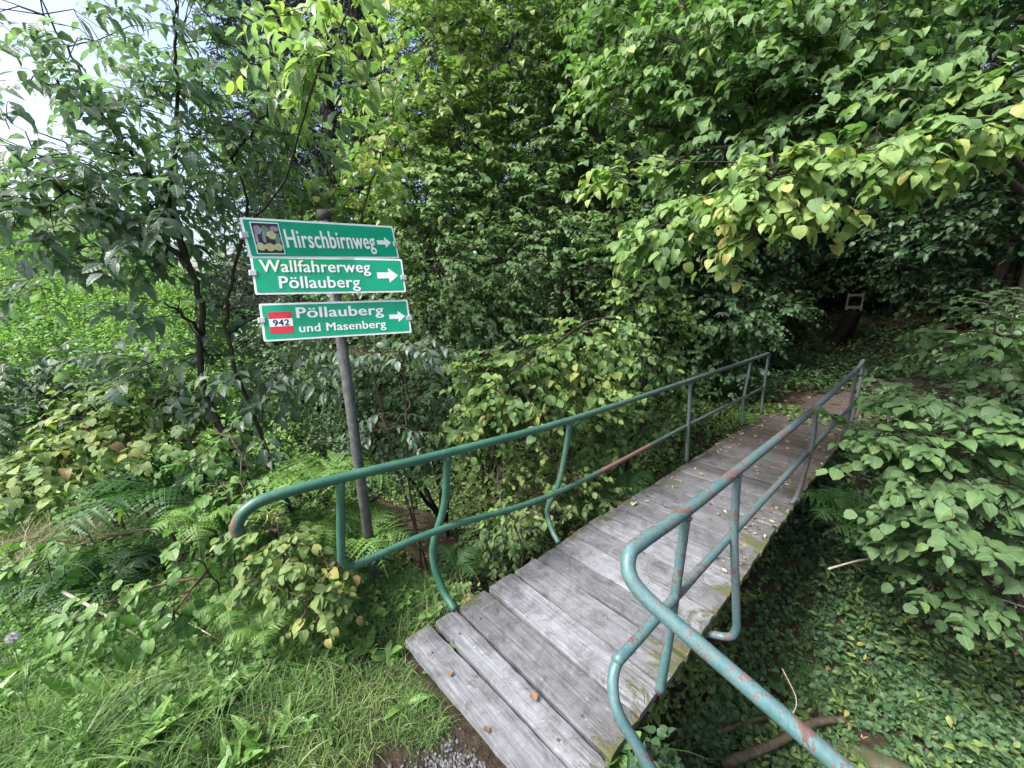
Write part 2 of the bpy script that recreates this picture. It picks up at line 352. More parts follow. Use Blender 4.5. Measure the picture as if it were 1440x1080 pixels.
def T_pinna(teeth=6):
    V = [(0,0,0)]; mid = [0]; L = []; Rr = []; P = []
    for i in range(1, teeth+1):
        V.append((0, i/teeth, -.12*(i/teeth)**2)); mid.append(len(V)-1)
    for sgn, lst in ((-1, L), (1, Rr)):
        for i in range(teeth):
            w = .16*(1-(i/teeth)**1.6)+.015
            V.append((sgn*w, (i+.75)/teeth, .015-.12*(i/teeth)**2)); lst.append(len(V)-1)
            V.append((sgn*w*.35, (i+1)/teeth if i < teeth-1 else 1.0, -.12*((i+1)/teeth)**2)); lst.append(len(V)-1)
    for i in range(teeth):
        P.append((mid[i], mid[i+1], L[2*i+1], L[2*i]) if True else 0)
        P.append((mid[i], Rr[2*i], Rr[2*i+1], mid[i+1]))
    return V, P
def T_dock():
    V = []; P = []; n = 6
    for i in range(n+1):
        t = i/n; w = .20*math.sin(math.pi*min(1, t*.93+.05))**.7*(1 if t > .12 else .35)
        zc = .0
        for k, x in enumerate((-1, 0, 1)): V.append((x*w, t, (.05 if k != 1 else 0)*1.0*w/.2+.01*math.sin(i*2.3+k)))
    for i in range(n):
        for k in range(2): a = i*3+k; P.append((a, a+1, a+4, a+3))
    return V, P
TP = {k: (np.array(f()[0], float), f()[1]) for k, f in dict(round=T_round, simple=T_simple, oval=T_oval, needle=T_needle, pinna=T_pinna, dock=T_dock).items()}
def nrmz(a): return a/(np.linalg.norm(a, axis=-1, keepdims=True)+1e-9)
def leaves(acc, tp, pos, d, nrm, size, tint, wid=1.0, bend=0.0):
    TV, TPoly = TP[tp]; n = len(pos)
    if n == 0: return
    d = nrmz(d); x = nrmz(np.cross(d, nrm)); z = np.cross(x, d)
    size = np.broadcast_to(np.asarray(size, float), (n,)); tint = np.broadcast_to(np.asarray(tint, float), (n,))
    wid = np.broadcast_to(np.asarray(wid, float), (n,))
    ty = TV[None, :, 1]; bz = -np.broadcast_to(np.asarray(bend, float), (n,))[:, None]*ty**2
    fold = rng.uniform(-.3, 3.0, n)[:, None, None]; skew_ = rng.normal(0, .10, n)[:, None, None]*TV[None, :, 1:2]**2
    V = pos[:, None]+size[:, None, None]*(x[:, None]*(TV[None, :, 0:1]*wid[:, None, None]+skew_)+d[:, None]*TV[None, :, 1:2]+z[:, None]*(TV[None, :, 2:3]*fold+bz[:, :, None]))
    k = len(TV); fl = np.array([i for p in TPoly for i in p]); sz = np.array([len(p) for p in TPoly])
    L = (np.arange(n)[:, None]*k+fl[None]).ravel()
    U = np.tile(TV[:, :2], (n, 1))
    acc.add(V.reshape(-1, 3), L, np.tile(sz, n), np.repeat(tint, k), U)
def sprays(la, ta, O, D, L, nl, size, tint, tp='round', droop=.25, flat=.5, twr=.0022, jit=.35, tj=.16, yel=.04, hang=.3):
    """leafy twigs: nl alternate leaves along each of the twigs (O, D, L)"""
    n = len(O)
    if n == 0: return
    D = nrmz(D); L = np.broadcast_to(np.asarray(L, float), (n,))
    t = np.linspace(.12, 1, nl)
    P = O[:, None]+D[:, None]*(L[:, None]*t[None])[..., None]
    P[..., 2] -= droop*L[:, None]*t[None]**2
    Tn = np.repeat(D[:, None], nl, 1).copy(); Tn[..., 2] -= 2*droop*t[None]; Tn = nrmz(Tn)
    side = nrmz(np.cross(D, UP)+rng.normal(0, .12, (n, 3)))
    sg = np.where(np.arange(nl) % 2 == 0, 1., -1.)[None, :, None]
    ang = rng.uniform(.35, .85, (n, nl, 1)); last = (np.arange(nl) == nl-1)[None, :, None]
    ang = np.where(last, 0.05, ang)
    ld = Tn*(1-ang*.7)+side[:, None]*sg*ang*1.3+rng.normal(0, jit*.6, (n, nl, 3)); ld[..., 2] -= hang*rng.uniform(.2, 1.3, (n, nl))
    nm = UP+rng.normal(0, jit, (n, nl, 3))
    # leaves turn their blades a little towards the open side where the light comes from
    nm = nm+flat*np.array([0.15, -.35, .25])
    s = size*rng.uniform(.42, 1.22, (n, nl))*np.where(np.arange(nl) > nl-3, .82, 1.)[None]
    T = np.broadcast_to(np.asarray(tint, float), (n,))[:, None]+rng.normal(0, tj, (n, nl))+.10*(t[None]-.5)
    T = np.where(rng.random((n, nl)) < yel, T+.3, T)
    pos = P+nrmz(ld)*(.12*s)[..., None]
    leaves(la, tp, pos.reshape(-1, 3), ld.reshape(-1, 3), nm.reshape(-1, 3), s.ravel(), np.clip(T, 0, 1).ravel(), rng.uniform(.68, 1.12, n*nl), rng.uniform(-.05, .42, n*nl))
    if ta is not None:
        q = np.array([0, .5, 1.]); k = 3
        C = O[:, None]+D[:, None]*(L[:, None]*q[None])[..., None]; C[..., 2] -= droop*L[:, None]*q[None]**2
        a = nrmz(np.cross(D, UP)); b = nrmz(np.cross(D, a))
        th = np.arange(k)*2.094
        ring = a[:, None]*np.cos(th)[None, :, None]+b[:, None]*np.sin(th)[None, :, None]
        rr = np.array([1.5, 1.0, .4])*twr
        V = C[:, :, None]+ring[:, None]*rr[None, :, None, None]
        base = []
        for i in range(2):
            for j in range(k): base += [i*k+j, i*k+(j+1) % k, (i+1)*k+(j+1) % k, (i+1)*k+j]
        Lp = (np.arange(n)[:, None]*9+np.array(base)[None]).ravel()
        ta.add(V.reshape(-1, 3), Lp, np.full(n*6, 4), .5)
def clump_points(c, r, n, lo=.3):
    """n points in an ellipsoid whose axes run across, along and up from the view heading"""
    v = nrmz(rng.normal(0, 1, (n, 3))); rad = lo+(1-lo)*rng.random((n, 1))**.6
    l = v*rad*np.array(r); return np.asarray(c)+l[:, :1]*RIGHT+l[:, 1:2]*FWD+l[:, 2:]*UP, nrmz(l[:, :1]*RIGHT+l[:, 1:2]*FWD+l[:, 2:]*UP)
def near_pt(paths, c):
    best = None
    for P in paths:
        k = len(P)//3
        for p in P[k:]:
            d = np.linalg.norm((p-c)*np.array([1, 1, 1.3])) + (.6 if p[2] > c[2]+.3 else 0)
            if best is None or d < best[0]: best = (d, p)
    return best[1]
def woody(name, label, cat, base, limbs, clumps, mat, size, tp='round', nl=9, L=.34, group=None, trunk_name='trunk',
          droop=.3, bias=(0, 0, .0), tr=(.05, .012), dens=1.0, barkm='bark', yel=.04, sides=7, tj=.14, flat=.5, twr=.0022, links=True, jit=.35, hang=.3):
    """tree or shrub: limbs = list of 3-D polylines, clumps = (centre, radii(across, deep, up), sprays, tint)"""
    base = np.asarray(base, float); root = empty(name, base, label, cat, group)
    wa, la, ta = Acc(), Acc(), Acc(); paths = []
    for i, l in enumerate(limbs):
        pts, r0, r1 = l if isinstance(l, tuple) else (l, *tr)
        P = smooth_path(pts, 6); P = P+np.vstack([np.zeros(3), rng.normal(0, .008, (len(P)-2, 3)), np.zeros(3)]) if len(P) > 3 else P
        tube(wa, P, np.linspace(r0, r1, len(P)), sides, rng.random()); paths.append(P)
    for c, r, n, tint in clumps:
        c = np.asarray(c, float); n = int(n*dens); O, dr = clump_points(c, r, n)
        a = near_pt(paths, c)
        if links:
            mid = (a+c)/2+np.array([0, 0, .06*np.linalg.norm(a-c)])
            P = smooth_path([a, mid, c], 5); rr = max(.004, tr[1]*.8); tube(wa, P, np.linspace(rr, rr*.5, len(P)), 5, .5)
            for o_ in O[:max(5, n//4)]:
                s = P[rng.integers(len(P)//2, len(P))]; m_ = (s+o_)/2+rng.normal(0, .02, 3)+np.array([0, 0, .04])
                tube(wa, [s, m_, o_], [.004, .003, .002], 4, .5, False)
        D = dr*np.array([1, 1, .45])+.35*nrmz(c-a)+np.array(bias)+rng.normal(0, .28, (n, 3))
        sprays(la, ta, O-D*.05, D, L*rng.uniform(.65, 1.25, n), nl, size, tint+rng.normal(0, .05, n), tp, droop, flat, twr, jit, tj, yel, hang)
    wa.obj(trunk_name, M[barkm], root); 
    cr = la.obj('crown', M[mat], root, smooth=True)
    if ta.n: ta.obj('twigs', M['twig'], cr)
    return root
def rp(px, d): return px*d/F
def C(px, py, d, rx, ry, rd, n, tint): return (at(px, py, d), (rp(rx, d), rd, rp(ry, d)), n, tint)
def G(x, y, dz=0.): return np.array([x, y, float(gz(x, y))+dz])
def hit(px, py, z0=0.):
    """where the line of sight meets the ground"""
    r = wray(px, py); t = .5; p = np.array([0, 0, H])
    for _ in range(4000):
        q = p+r*t
        if q[2] <= gz(q[0], q[1]): return q
        t += .012
        if t > 45: break
    return q
# ================================================================== GROUND, CREEK, PATH
def axis(lo, hi, near0, near1, fine, coarse):
    a = list(np.arange(near0, near1, fine)); x = near0; s = fine
    L = []
    while x > lo: s = min(coarse, s*1.18); x -= s; L.append(x)
    x = a[-1]; s = fine; Rr = []
    while x < hi: s = min(coarse, s*1.18); x += s; Rr.append(x)
    return np.array(L[::-1]+a+Rr)
xs = axis(-90, 70, -7, 3, .09, 3); ys = axis(-40, 110, -2, 9, .09, 3)
XX, YY = np.meshgrid(xs, ys, indexing='ij'); ZZ = gz(XX, YY)+.02*rng.normal(0, 1, XX.shape)*sstep(1.3, 2.2, YY)*(np.abs(XX+2) < 6)
nx, ny = XX.shape; i, j = np.meshgrid(np.arange(nx-1), np.arange(ny-1), indexing='ij')
q = np.stack([i*ny+j, (i+1)*ny+j, (i+1)*ny+j+1, i*ny+j+1], -1).reshape(-1)
a = Acc(); a.add(np.stack([XX, YY, ZZ], -1).reshape(-1, 3), q, np.full((nx-1)*(ny-1), 4), .5)
tag(a.obj('ground', M['ground']), kind='structure')
def strip(name, pts, w, dz, mat, ragged=.0, flatz=None):
    P = smooth_path([(p[0], p[1], 0) for p in pts], 10); T = nrmz(np.gradient(P, axis=0)); Nn = np.stack([-T[:, 1], T[:, 0]], -1)
    K = 7; V = []
    for i_, p in enumerate(P):
        ww = w*(1+ragged*rng.normal(0, .5))
        for k in range(K):
            o = (k/(K-1)-.5)*ww; x, y = p[:2]+Nn[i_]*o
            V.append((x, y, (float(gz(x, y))+dz-.03*abs(2*k/(K-1)-1)**4) if flatz is None else flatz))
    n = len(P); L = []
    for i_ in range(n-1):
        for k in range(K-1): L += [i_*K+k, (i_+1)*K+k, (i_+1)*K+k+1, i_*K+k+1]
    a = Acc(); a.add(V, L, [4]*((n-1)*(K-1)), .5); return tag(a.obj(name, mat), kind='structure')
strip('path', [(-1.2, 7.45), (-1.0, 9), (-.2, 11), (2.2, 13), (6, 14.6), (11, 16)], 1.5, .02, M['path'], .12)
strip('water', [(-30, 2.8), (-12, 2.8), (-4, 2.85), (0, 2.75), (4, 2.9), (14, 2.8)], 1.0, 0, M['water'], .1, -1.785)
# ================================================================== FOOTBRIDGE
bridge = empty('footbridge', (-1.16, .8, 0), 'narrow plank footbridge with worn green and red-flaked teal tube railings', 'footbridge')
dk = Acc(); y = .775; pi = 0
ws = [.175, .15, .235, .225, .23, .20, .22]
planks = []
while y < 7.62:
    w = ws[pi] if pi < len(ws) else float(rng.uniform(.19, .245))
    x0 = -1.70+rng.normal(0, .005); x1 = -.625+rng.normal(0, .004); skew = rng.normal(0, .006)+(.03 if pi == 0 else 0)
    nxp, nyp = 22, 6; tv = rng.random() if pi else .55; zt = rng.normal(0, .0025)+(-.005 if pi == 0 else 0); tilt = rng.normal(0, .004)
    planks.append((y, y+w)); gap = .021
    X = np.linspace(x0, x1, nxp+1); Yv = np.array([0, .03, .25, .5, .75, .97, 1.0])
    prof = np.array([-.016, -.001, .0005, .001, .0005, -.001, -.016])
    V = []
    e0 = rng.normal(0, .0018, nyp+1); e1 = rng.normal(0, .0018, nyp+1)
    wob0 = .003*np.sin(X*5+pi)+rng.normal(0, .0012, nxp+1); wob1 = .003*np.sin(X*4.1+pi*2)+rng.normal(0, .0012, nxp+1)
    for ii, xx in enumerate(X):
        for jj, yy in enumerate(Yv):
            xe = xx+(e0[jj] if ii == 0 else 0)+(e1[jj] if ii == nxp else 0)
            yv = y+gap/2+(w-gap)*yy+wob0[ii]*(1-yy)+wob1[ii]*yy+skew*(xx+1.16)
            endz = -.006 if ii in (0, nxp) else 0
            V.append((xe, yv, zt+tilt*(yy-.5)+prof[jj]+endz+rng.normal(0, .0006)))
    nv = len(V); V += [(vx, vy, vz-.036) for vx, vy, vz in V]
    m_ = nyp+1; L = []; 
    for ii in range(nxp):
        for jj in range(nyp):
            k = ii*m_+jj; L += [k, k+m_, k+m_+1, k+1]; L += [nv+k, nv+k+1, nv+k+m_+1, nv+k+m_]
    cnt = nxp*nyp*2
    for ii in range(nxp):
        for jj in (0, nyp):
            k = ii*m_+jj; qd = [k, nv+k, nv+k+m_, k+m_]; L += qd if jj == 0 else qd[::-1]; cnt += 1
    for jj in range(nyp):
        for ii in (0, nxp):
            k = ii*m_+jj; qd = [k, k+1, nv+k+1, nv+k]; L += qd if ii == 0 else qd[::-1]; cnt += 1
    dk.add(V, L, [4]*cnt, tv); y += w; pi += 1
dk.obj('deck', M['wood'], bridge, smooth=False)
for bx_ in (-1.52, -.80):
    b = Acc(); box(b, (bx_, 4.4, -.135), .11, 6.5, .17, tint=.5); box(b, (bx_, 4.4, -.225), .16, 6.5, .012, tint=.5); b.obj('beam', M['steel'], bridge)
nl_ = Acc()
for (ya, yb) in planks:
    for bx_ in (-1.52, -.80):
        for dy in (.05, .16):
            if ya+dy < yb-.02 and rng.random() < .85:
                p = np.array([bx_+rng.normal(0, .01), ya+dy, .0005]); tube(nl_, [p, p+[0, 0, .003]], .0055, 6)
nl_.obj('nails', M['steel'], bridge)
def rail(name, mat, parts, lab):
    top = None
    for k, (pn, pts, r, sd) in enumerate(parts):
        a_ = Acc(); P_ = smooth_path(pts, 7); tube(a_, P_, r, sd)
        if pn == 'post':                                                       # weld bead where the post meets the rail
            d0 = nrmz(P_[1]-P_[0]); off_ = .021
            tube(a_, [P_[0]+d0*(off_+q_) for q_ in (0, .004, .009, .013)], [r*1.28, r*1.3, r*1.16, r*1.0], sd)
        if top is None: top = a_.obj('railing', M[mat], bridge); top['label'] = lab
        else: a_.obj(pn, M[mat], top)
rail('r', 'rail_teal', [
    ('top_rail', [(.45,1.20,.45),(.165,1.157,.571),(-.157,1.116,.698),(-.40,1.085,.794),(-.52,1.068,.848),(-.578,1.07,.895),(-.603,1.11,.938),(-.605,1.18,.945),(-.60,1.56,.93),(-.60,2.2,.92),(-.6,4.2,.91),(-.6,6.5,.97),(-.6,6.95,1.02),(-.6,7.08,.98),(-.6,7.12,.80)], .0255, 14),
    ('mid_rail', [(-.6,7.1,.45),(-.6,4.2,.50),(-.6,2.3,.52),(-.6,1.2,.515),(-.605,1.08,.50),(-.585,1.025,.45),(-.54,1.0,.39),(-.46,1.02,.29),(-.36,1.06,.12),(-.27,1.09,-.12)], .0205, 12),
    ('post', [(-.6,1.56,.92),(-.60,1.53,.55),(-.60,1.50,.25),(-.61,1.49,.02)], .0205, 12),
    ('post', [(-.6,2.18,.92),(-.575,2.18,.55),(-.515,2.18,.10),(-.505,2.18,-.01),(-.53,2.17,-.075),(-.63,2.13,-.10)], .0215, 12),
    ('post', [(-.6,4.15,.91),(-.585,4.12,.55),(-.62,4.1,.10),(-.65,4.05,.0)], .0205, 12),
    ('post', [(-.6,6.45,.97),(-.6,6.55,.4),(-.62,6.6,.0)], .02, 10),
    ('post', [(-.6,7.12,.85),(-.6,7.1,.4),(-.62,7.1,.0)], .02, 10),
    ('post', [(.44,1.20,.45),(.46,1.21,.0),(.47,1.22,-.7)], .022, 10)], 'teal right railing flaking to red primer')
rail('l', 'rail_green', [
    ('top_rail', [(-1.76,.125,.89),(-1.76,.125,.935),(-1.76,.165,.985),(-1.76,.26,1.008),(-1.76,.55,1.0),(-1.75,1.11,.97),(-1.75,2.24,.935),(-1.74,4.35,.96),(-1.74,6.5,.99),(-1.74,7.1,1.0),(-1.74,7.16,.93)], .0245, 14),
    ('mid_rail', [(-1.74,7.08,.45),(-1.74,4.34,.43),(-1.75,2.15,.385),(-1.76,1.07,.51),(-1.76,.62,.525),(-1.76,.545,.53),(-1.76,.505,.575),(-1.76,.50,.64),(-1.76,.53,1.0)], .0195, 12),
    ('post', [(-1.75,1.11,.96),(-1.775,1.09,.65),(-1.85,1.05,.38),(-1.855,1.05,.22),(-1.79,1.07,.06),(-1.69,1.08,-.005)], .022, 12),
    ('post', [(-1.75,2.2,.93),(-1.80,2.15,.45),(-1.86,2.09,.22),(-1.85,2.08,.12),(-1.78,2.06,.04),(-1.70,2.04,-.005)], .021, 12),
    ('post', [(-1.74,4.27,.96),(-1.72,4.27,.4),(-1.70,4.27,0)], .021, 12),
    ('post', [(-1.74,6.3,.98),(-1.76,6.25,.4),(-1.72,6.2,0)], .02, 10),
    ('post', [(-1.74,7.15,.95),(-1.74,7.13,.4),(-1.72,7.1,0)], .02, 10)], 'green left railing, fading to bare grey metal at its far end')
# ================================================================== SIGNPOST
pb, pt = at(537, 900, 2.32), at(455.5, 296, 2.065)
pt = at(455.5, 296, 2.065)
# straight post through measured points
sp_top = np.array([-2.30, .74, 2.275]); sp_bot = np.array([-2.215, .835, -.42])
sign = empty('signpost', sp_bot, 'leaning grey steel post carrying three green hiking direction signs', 'signpost')
a = Acc(); tube(a, [sp_bot, sp_bot*.5+sp_top*.5, sp_top], .030, 18); po = a.obj('post', M['galv'], sign)
a = Acc(); dz_ = nrmz(sp_top-sp_bot); tube(a, [sp_top-dz_*.05, sp_top+dz_*.003], .033, 18); a.obj('cap', M['bark'], po)
def text_mesh(name, body, mat, parent, o, u, v, w, height, x0, y0, xs_, bold=.03, z=.003):
    """lettering lying on a board: o = board centre, u/v/w = its axes; (x0,y0) left/baseline in metres, xs_ = total width"""
    cu = bpy.data.curves.new(name, 'FONT'); cu.body = body; cu.size = 1; cu.extrude = 0; cu.resolution_u = 4; cu.space_character = 1.0+bold*2.2
    tmp = bpy.data.objects.new('tmp', cu); COL.objects.link(tmp)
    bpy.context.view_layer.update(); dg = bpy.context.evaluated_depsgraph_get()
    me0 = bpy.data.meshes.new_from_object(tmp.evaluated_get(dg)); bpy.data.objects.remove(tmp)
    n = len(me0.vertices); co = np.zeros(n*3, np.float32); me0.vertices.foreach_get('co', co); co = co.reshape(-1, 3).astype(float)
    lv = np.zeros(len(me0.loops), np.int32); me0.loops.foreach_get('vertex_index', lv); sz = np.zeros(len(me0.polygons), np.int32); me0.polygons.foreach_get('loop_total', sz)
    mn = co[:, 0].min(); mx = co[:, 0].max(); sx = xs_/(mx-mn); sy = height; b_ = bold*.55
    a_ = Acc()
    for k, (dx, dy) in enumerate([(0,0),(-1,0),(1,0),(0,-.55),(0,.55),(-.7,-.45),(.7,-.45),(-.7,.45),(.7,.45)]):
        a_.add(o+np.outer((co[:, 0]-mn+dx*b_*1.9)*sx+x0, u)+np.outer((co[:, 1]+dy*b_*1.6)*sy+y0, v)+w*(z+.00004*k), lv, sz, .5)
    return a_.obj(name, M[mat], parent, False)
def rrect(w_, h_, r, n=5):
    P = []
    for cx, cy, a0 in ((w_/2-r, h_/2-r, 0), (-w_/2+r, h_/2-r, 90), (-w_/2+r, -h_/2+r, 180), (w_/2-r, -h_/2+r, 270)):
        for k in range(n+1): an = R(a0+90*k/n); P.append((cx+r*math.cos(an), cy+r*math.sin(an)))
    return P
def plate(acc, poly, o, u, v, w, z0, z1):
    n = len(poly); V = [o+u*x+v*y_+w*z0 for x, y_ in poly]+[o+u*x+v*y_+w*z1 for x, y_ in poly]
    L = list(range(n))[::-1]+list(range(n, 2*n)); SZ = [n, n]
    for k in range(n): L += [k, (k+1) % n, n+(k+1) % n, n+k]; SZ.append(4)
    acc.add(V, L, SZ, .5)
def arrow_poly(cx, cy, l, h, sh, hl):
    return [(cx-l/2, cy-sh/2), (cx+l/2-hl, cy-sh/2), (cx+l/2-hl, cy-h/2), (cx+l/2, cy), (cx+l/2-hl, cy+h/2), (cx+l/2-hl, cy+sh/2), (cx-l/2, cy+sh/2)]
def board(TL, TR, BR, BL, dl, dr):
    a_, b_, c_, d_ = at(*TL, dl), at(*TR, dr), at(*BR, dr), at(*BL, dl)
    o = (a_+b_+c_+d_)/4; u = nrmz((b_+c_-a_-d_)); v = (a_+b_-c_-d_); v = nrmz(v-u*v.dot(u)); w = np.cross(u, v)
    W = np.linalg.norm((b_+c_-a_-d_)/2); Hh = np.linalg.norm((a_+b_-c_-d_)/2)
    ax = nrmz(sp_top-sp_bot); tm = (o-sp_bot).dot(v)/ax.dot(v)                  # slide the board onto the front of the post
    gaps = [(sp_bot+ax*(tm+q_)-o).dot(w) for q_ in (-Hh*.55, Hh*.55)]
    return o+w*(max(gaps)+.034), u, v, w, W, Hh
boards = [
 ('first', ((340,301),(562,315),(560,360),(351,359)), 1.76, 2.26, 'topmost board with a small fruit picture'),
 ('second', ((353,362),(566,366),(568,412),(359,416)), 1.93, 2.26, 'middle board with two lines of writing'),
 ('third', ((365,428),(574,423),(576,468),(372,482)), 1.99, 2.30, 'lowest board with a red and white trail marker')]
for kind_, cor, dl, dr, lab in boards:
    o, u, v, w, W, Hh = board(*cor, dl, dr)
    a = Acc(); plate(a, rrect(W, Hh, .008), o, u, v, w, -.002, 0.0); bd = a.obj('sign_board', M['sign_white'], sign, False); bd['label'] = lab
    a = Acc(); plate(a, rrect(W-.020, Hh-.020, .006), o, u, v, w, .0002, .0012); a.obj('green_field', M['sign_green'], bd, False)
    ex = np.array([u, v, w])
    for sx_ in (-1, 1):
        a = Acc(); cc = o+u*(sx_*(W/2-.004))+v*(-.012*sx_); box(a, cc+w*.004, .032, .028, .006, ex, .5, .002)
        box(a, cc-w*.012+u*sx_*.012, .012, .024, .028, ex, .5, .002); a.obj('clamp', M['zinc'], bd, False)
    def txt(body, f0, f1, base, h, bold, m_='sign_white'): return text_mesh('lettering', body, m_, bd, o, u, v, w, h, -W/2+f0*W, base, (f1-f0)*W, bold)
    def arrow(f0, f1, h, sh, hl, cy=0.0):
        a_ = Acc(); plate(a_, arrow_poly((f0+f1-1)*W/2, cy, (f1-f0)*W, h, sh, hl), o, u, v, w, .0014, .0022); a_.obj('arrow', M['sign_white'], bd, False)
    if kind_ == 'first':
        txt('Hirschbirnweg', .225, .825, -.042, .128, .022)
        arrow(.845, .955, .062, .024, .036, -.004)
        x0_, x1_ = (.045-.5)*W, (.205-.5)*W; pcx = (x0_+x1_)/2; ph = Hh*.80; pw = x1_-x0_
        a = Acc(); plate(a, rrect(pw, ph, .002), o+u*pcx, u, v, w, .0014, .0020); a.mi = 1
        plate(a, rrect(pw-.010, ph-.010, .001), o+u*pcx, u, v, w, .0022, .0026); sc_ = pw/.155
        for k, (cx, cy, rx_, ry_, m_) in enumerate([(-.045,.045,.02,.026,4),(.045,.055,.024,.016,4),(-.005,.04,.022,.03,3),(.052,.0,.015,.035,3),(-.06,.0,.008,.04,4),(-.02,.0,.01,.03,4),(-.047,-.05,.024,.023,2),(.0,-.052,.025,.024,2),(.046,-.05,.023,.022,2),(.022,.018,.026,.024,2)]):
            r_ = np.random.default_rng(k); P_ = []
            for q_ in range(16): an = q_/16*6.283; f_ = 1+r_.normal(0, .05); P_.append((pcx+sc_*(cx+rx_*f_*math.cos(an)), sc_*1.05*(cy+ry_*f_*math.sin(an))))
            a.mi = m_; plate(a, P_, o, u, v, w, .0027+.0003*k, .0029+.0003*k)
        a.obj('fruit_picture', [M['sign_white'], M['pic_dark'], M['pic_pear'], M['pic_leaf'], M['pic_grey']], bd, False)
    elif kind_ == 'second':
        txt('Wallfahrerweg', .05, .755, .017, .088, .019)
        txt('Pöllauberg', .15, .668, -.066, .088, .019)
        arrow(.80, .955, .085, .034, .052)
    else:
        txt('Pöllauberg', .22, .805, .016, .080, .024)
        txt('und Masenberg', .225, .812, -.060, .064, .018)
        arrow(.845, .965, .066, .026, .040)
        mc = o+u*((.118-.5)*W)+v*(-.004); mw = .142*W
        a = Acc(); plate(a, rrect(mw, .112, .004), mc, u, v, w, .0014, .0020); a.mi = 1
        plate(a, rrect(mw, .040, .001), mc, u, v, w, .0021, .0026); a.obj('trail_marker', [M['sign_red'], M['sign_white']], bd, False)
        text_mesh('lettering', '942', 'sign_blue', bd, mc, u, v, w, .046, -mw*.34, -.016, mw*.68, .03, .0032)
# ================================================================== TREES AND SHRUBS
exec_plants = True
A3 = at
# --- many-stemmed tree on the left, above the sign
woody('multi_stem_tree', 'multi-stemmed tree with dark bare limbs fanning above the left bank behind the signs', 'tree', G(-3.2, .55),
  [([G(-3.2,.55,-.1), at(292,560,3.0), at(284,440,2.95), at(262,362,2.9), at(232,285,2.85), at(200,232,2.8), at(160,188,2.75), at(125,120,2.7), at(78,42,2.65), at(48,-30,2.6)], .026, .0035),
   ([at(262,362,2.9), at(236,300,2.8), at(243,245,2.75), at(250,160,2.7), at(247,80,2.65), at(245,-30,2.6)], .022, .006),
   ([G(-3.35,.75,-.1), at(332,520,3.1), at(322,420,3.1), at(348,300,3.1), at(322,215,3.0), at(290,140,2.95), at(262,60,2.9)], .017, .003),
   ([at(324,225,3.0), at(350,190,3.0), at(378,150,2.95), at(420,90,2.9)], .012, .004),
   ([at(262,362,2.9), at(180,322,2.7), at(120,285,2.6), at(70,258,2.5), at(-20,205,2.4)], .024, .006),
   ([at(190,222,2.8), at(120,206,2.7), at(50,185,2.6)], .010, .004),
   ([at(284,470,2.95), at(255,440,2.7), at(230,425,2.5)], .014, .005),
   ([at(338,330,3.1), at(400,250,2.7), at(440,120,2.4), at(480,40,2.3), at(500,-40,2.3)], .009, .003),
   ([at(320,470,3.1), at(400,430,2.9), at(420,500,2.8)], .012, .004)],
  [C(60,20,2.6,110,60,.4,12,.35), C(40,120,2.5,90,50,.35,14,.35), C(160,60,2.7,80,60,.4,18,.38), C(250,40,2.8,80,70,.5,44,.4), C(330,60,3.0,60,70,.5,34,.45), C(200,150,2.8,90,50,.5,38,.35),
   C(60,220,2.5,110,50,.4,26,.35), C(160,250,2.7,100,50,.5,46,.3), C(270,190,2.9,90,60,.5,46,.4), C(340,170,3.1,60,60,.5,30,.5), C(60,300,2.5,110,45,.4,40,.22), C(160,330,2.8,110,45,.5,50,.22),
   C(270,280,3.0,80,50,.5,42,.3), C(350,250,3.2,60,50,.5,34,.4), C(400,190,3.1,50,50,.4,24,.55), C(440,60,2.5,40,60,.25,18,.8), C(470,0,2.4,40,40,.25,14,.85), C(470,110,2.6,50,50,.3,20,.65),
   C(60,380,2.7,90,30,.4,22,.2), C(230,370,3.1,80,40,.5,26,.25), C(250,440,3.2,70,40,.5,26,.25), C(310,540,3.3,80,60,.5,44,.4), C(400,520,3.3,60,50,.5,36,.35), C(230,520,3.1,60,50,.5,34,.45), C(340,640,3.1,60,40,.4,22,.5)],
  'bluish', .108, 'oval', 8, .30, droop=.25, dens=.95, yel=.02, tr=(.03, .006), hang=.25)
# --- yellow-green sapling right behind the signs
woody('young_sapling', 'thin reddish-stemmed sapling with olive leaves rising behind the top sign board', 'sapling', G(-3.3, 1.9),
  [([G(-3.3,1.9,-.1), at(500,420,3.7), at(512,300,3.7), at(528,240,3.7), at(548,190,3.7), at(560,90,3.7)], .014, .004)],
  [C(520,210,3.7,50,50,.35,26,.8), C(500,270,3.7,50,40,.35,20,.75), C(555,110,3.7,40,70,.3,22,.65), C(440,290,3.6,50,40,.3,24,.5)], 'hazel', .075, 'round', 8, .26, barkm='twig', yel=.02, dens=1.1)
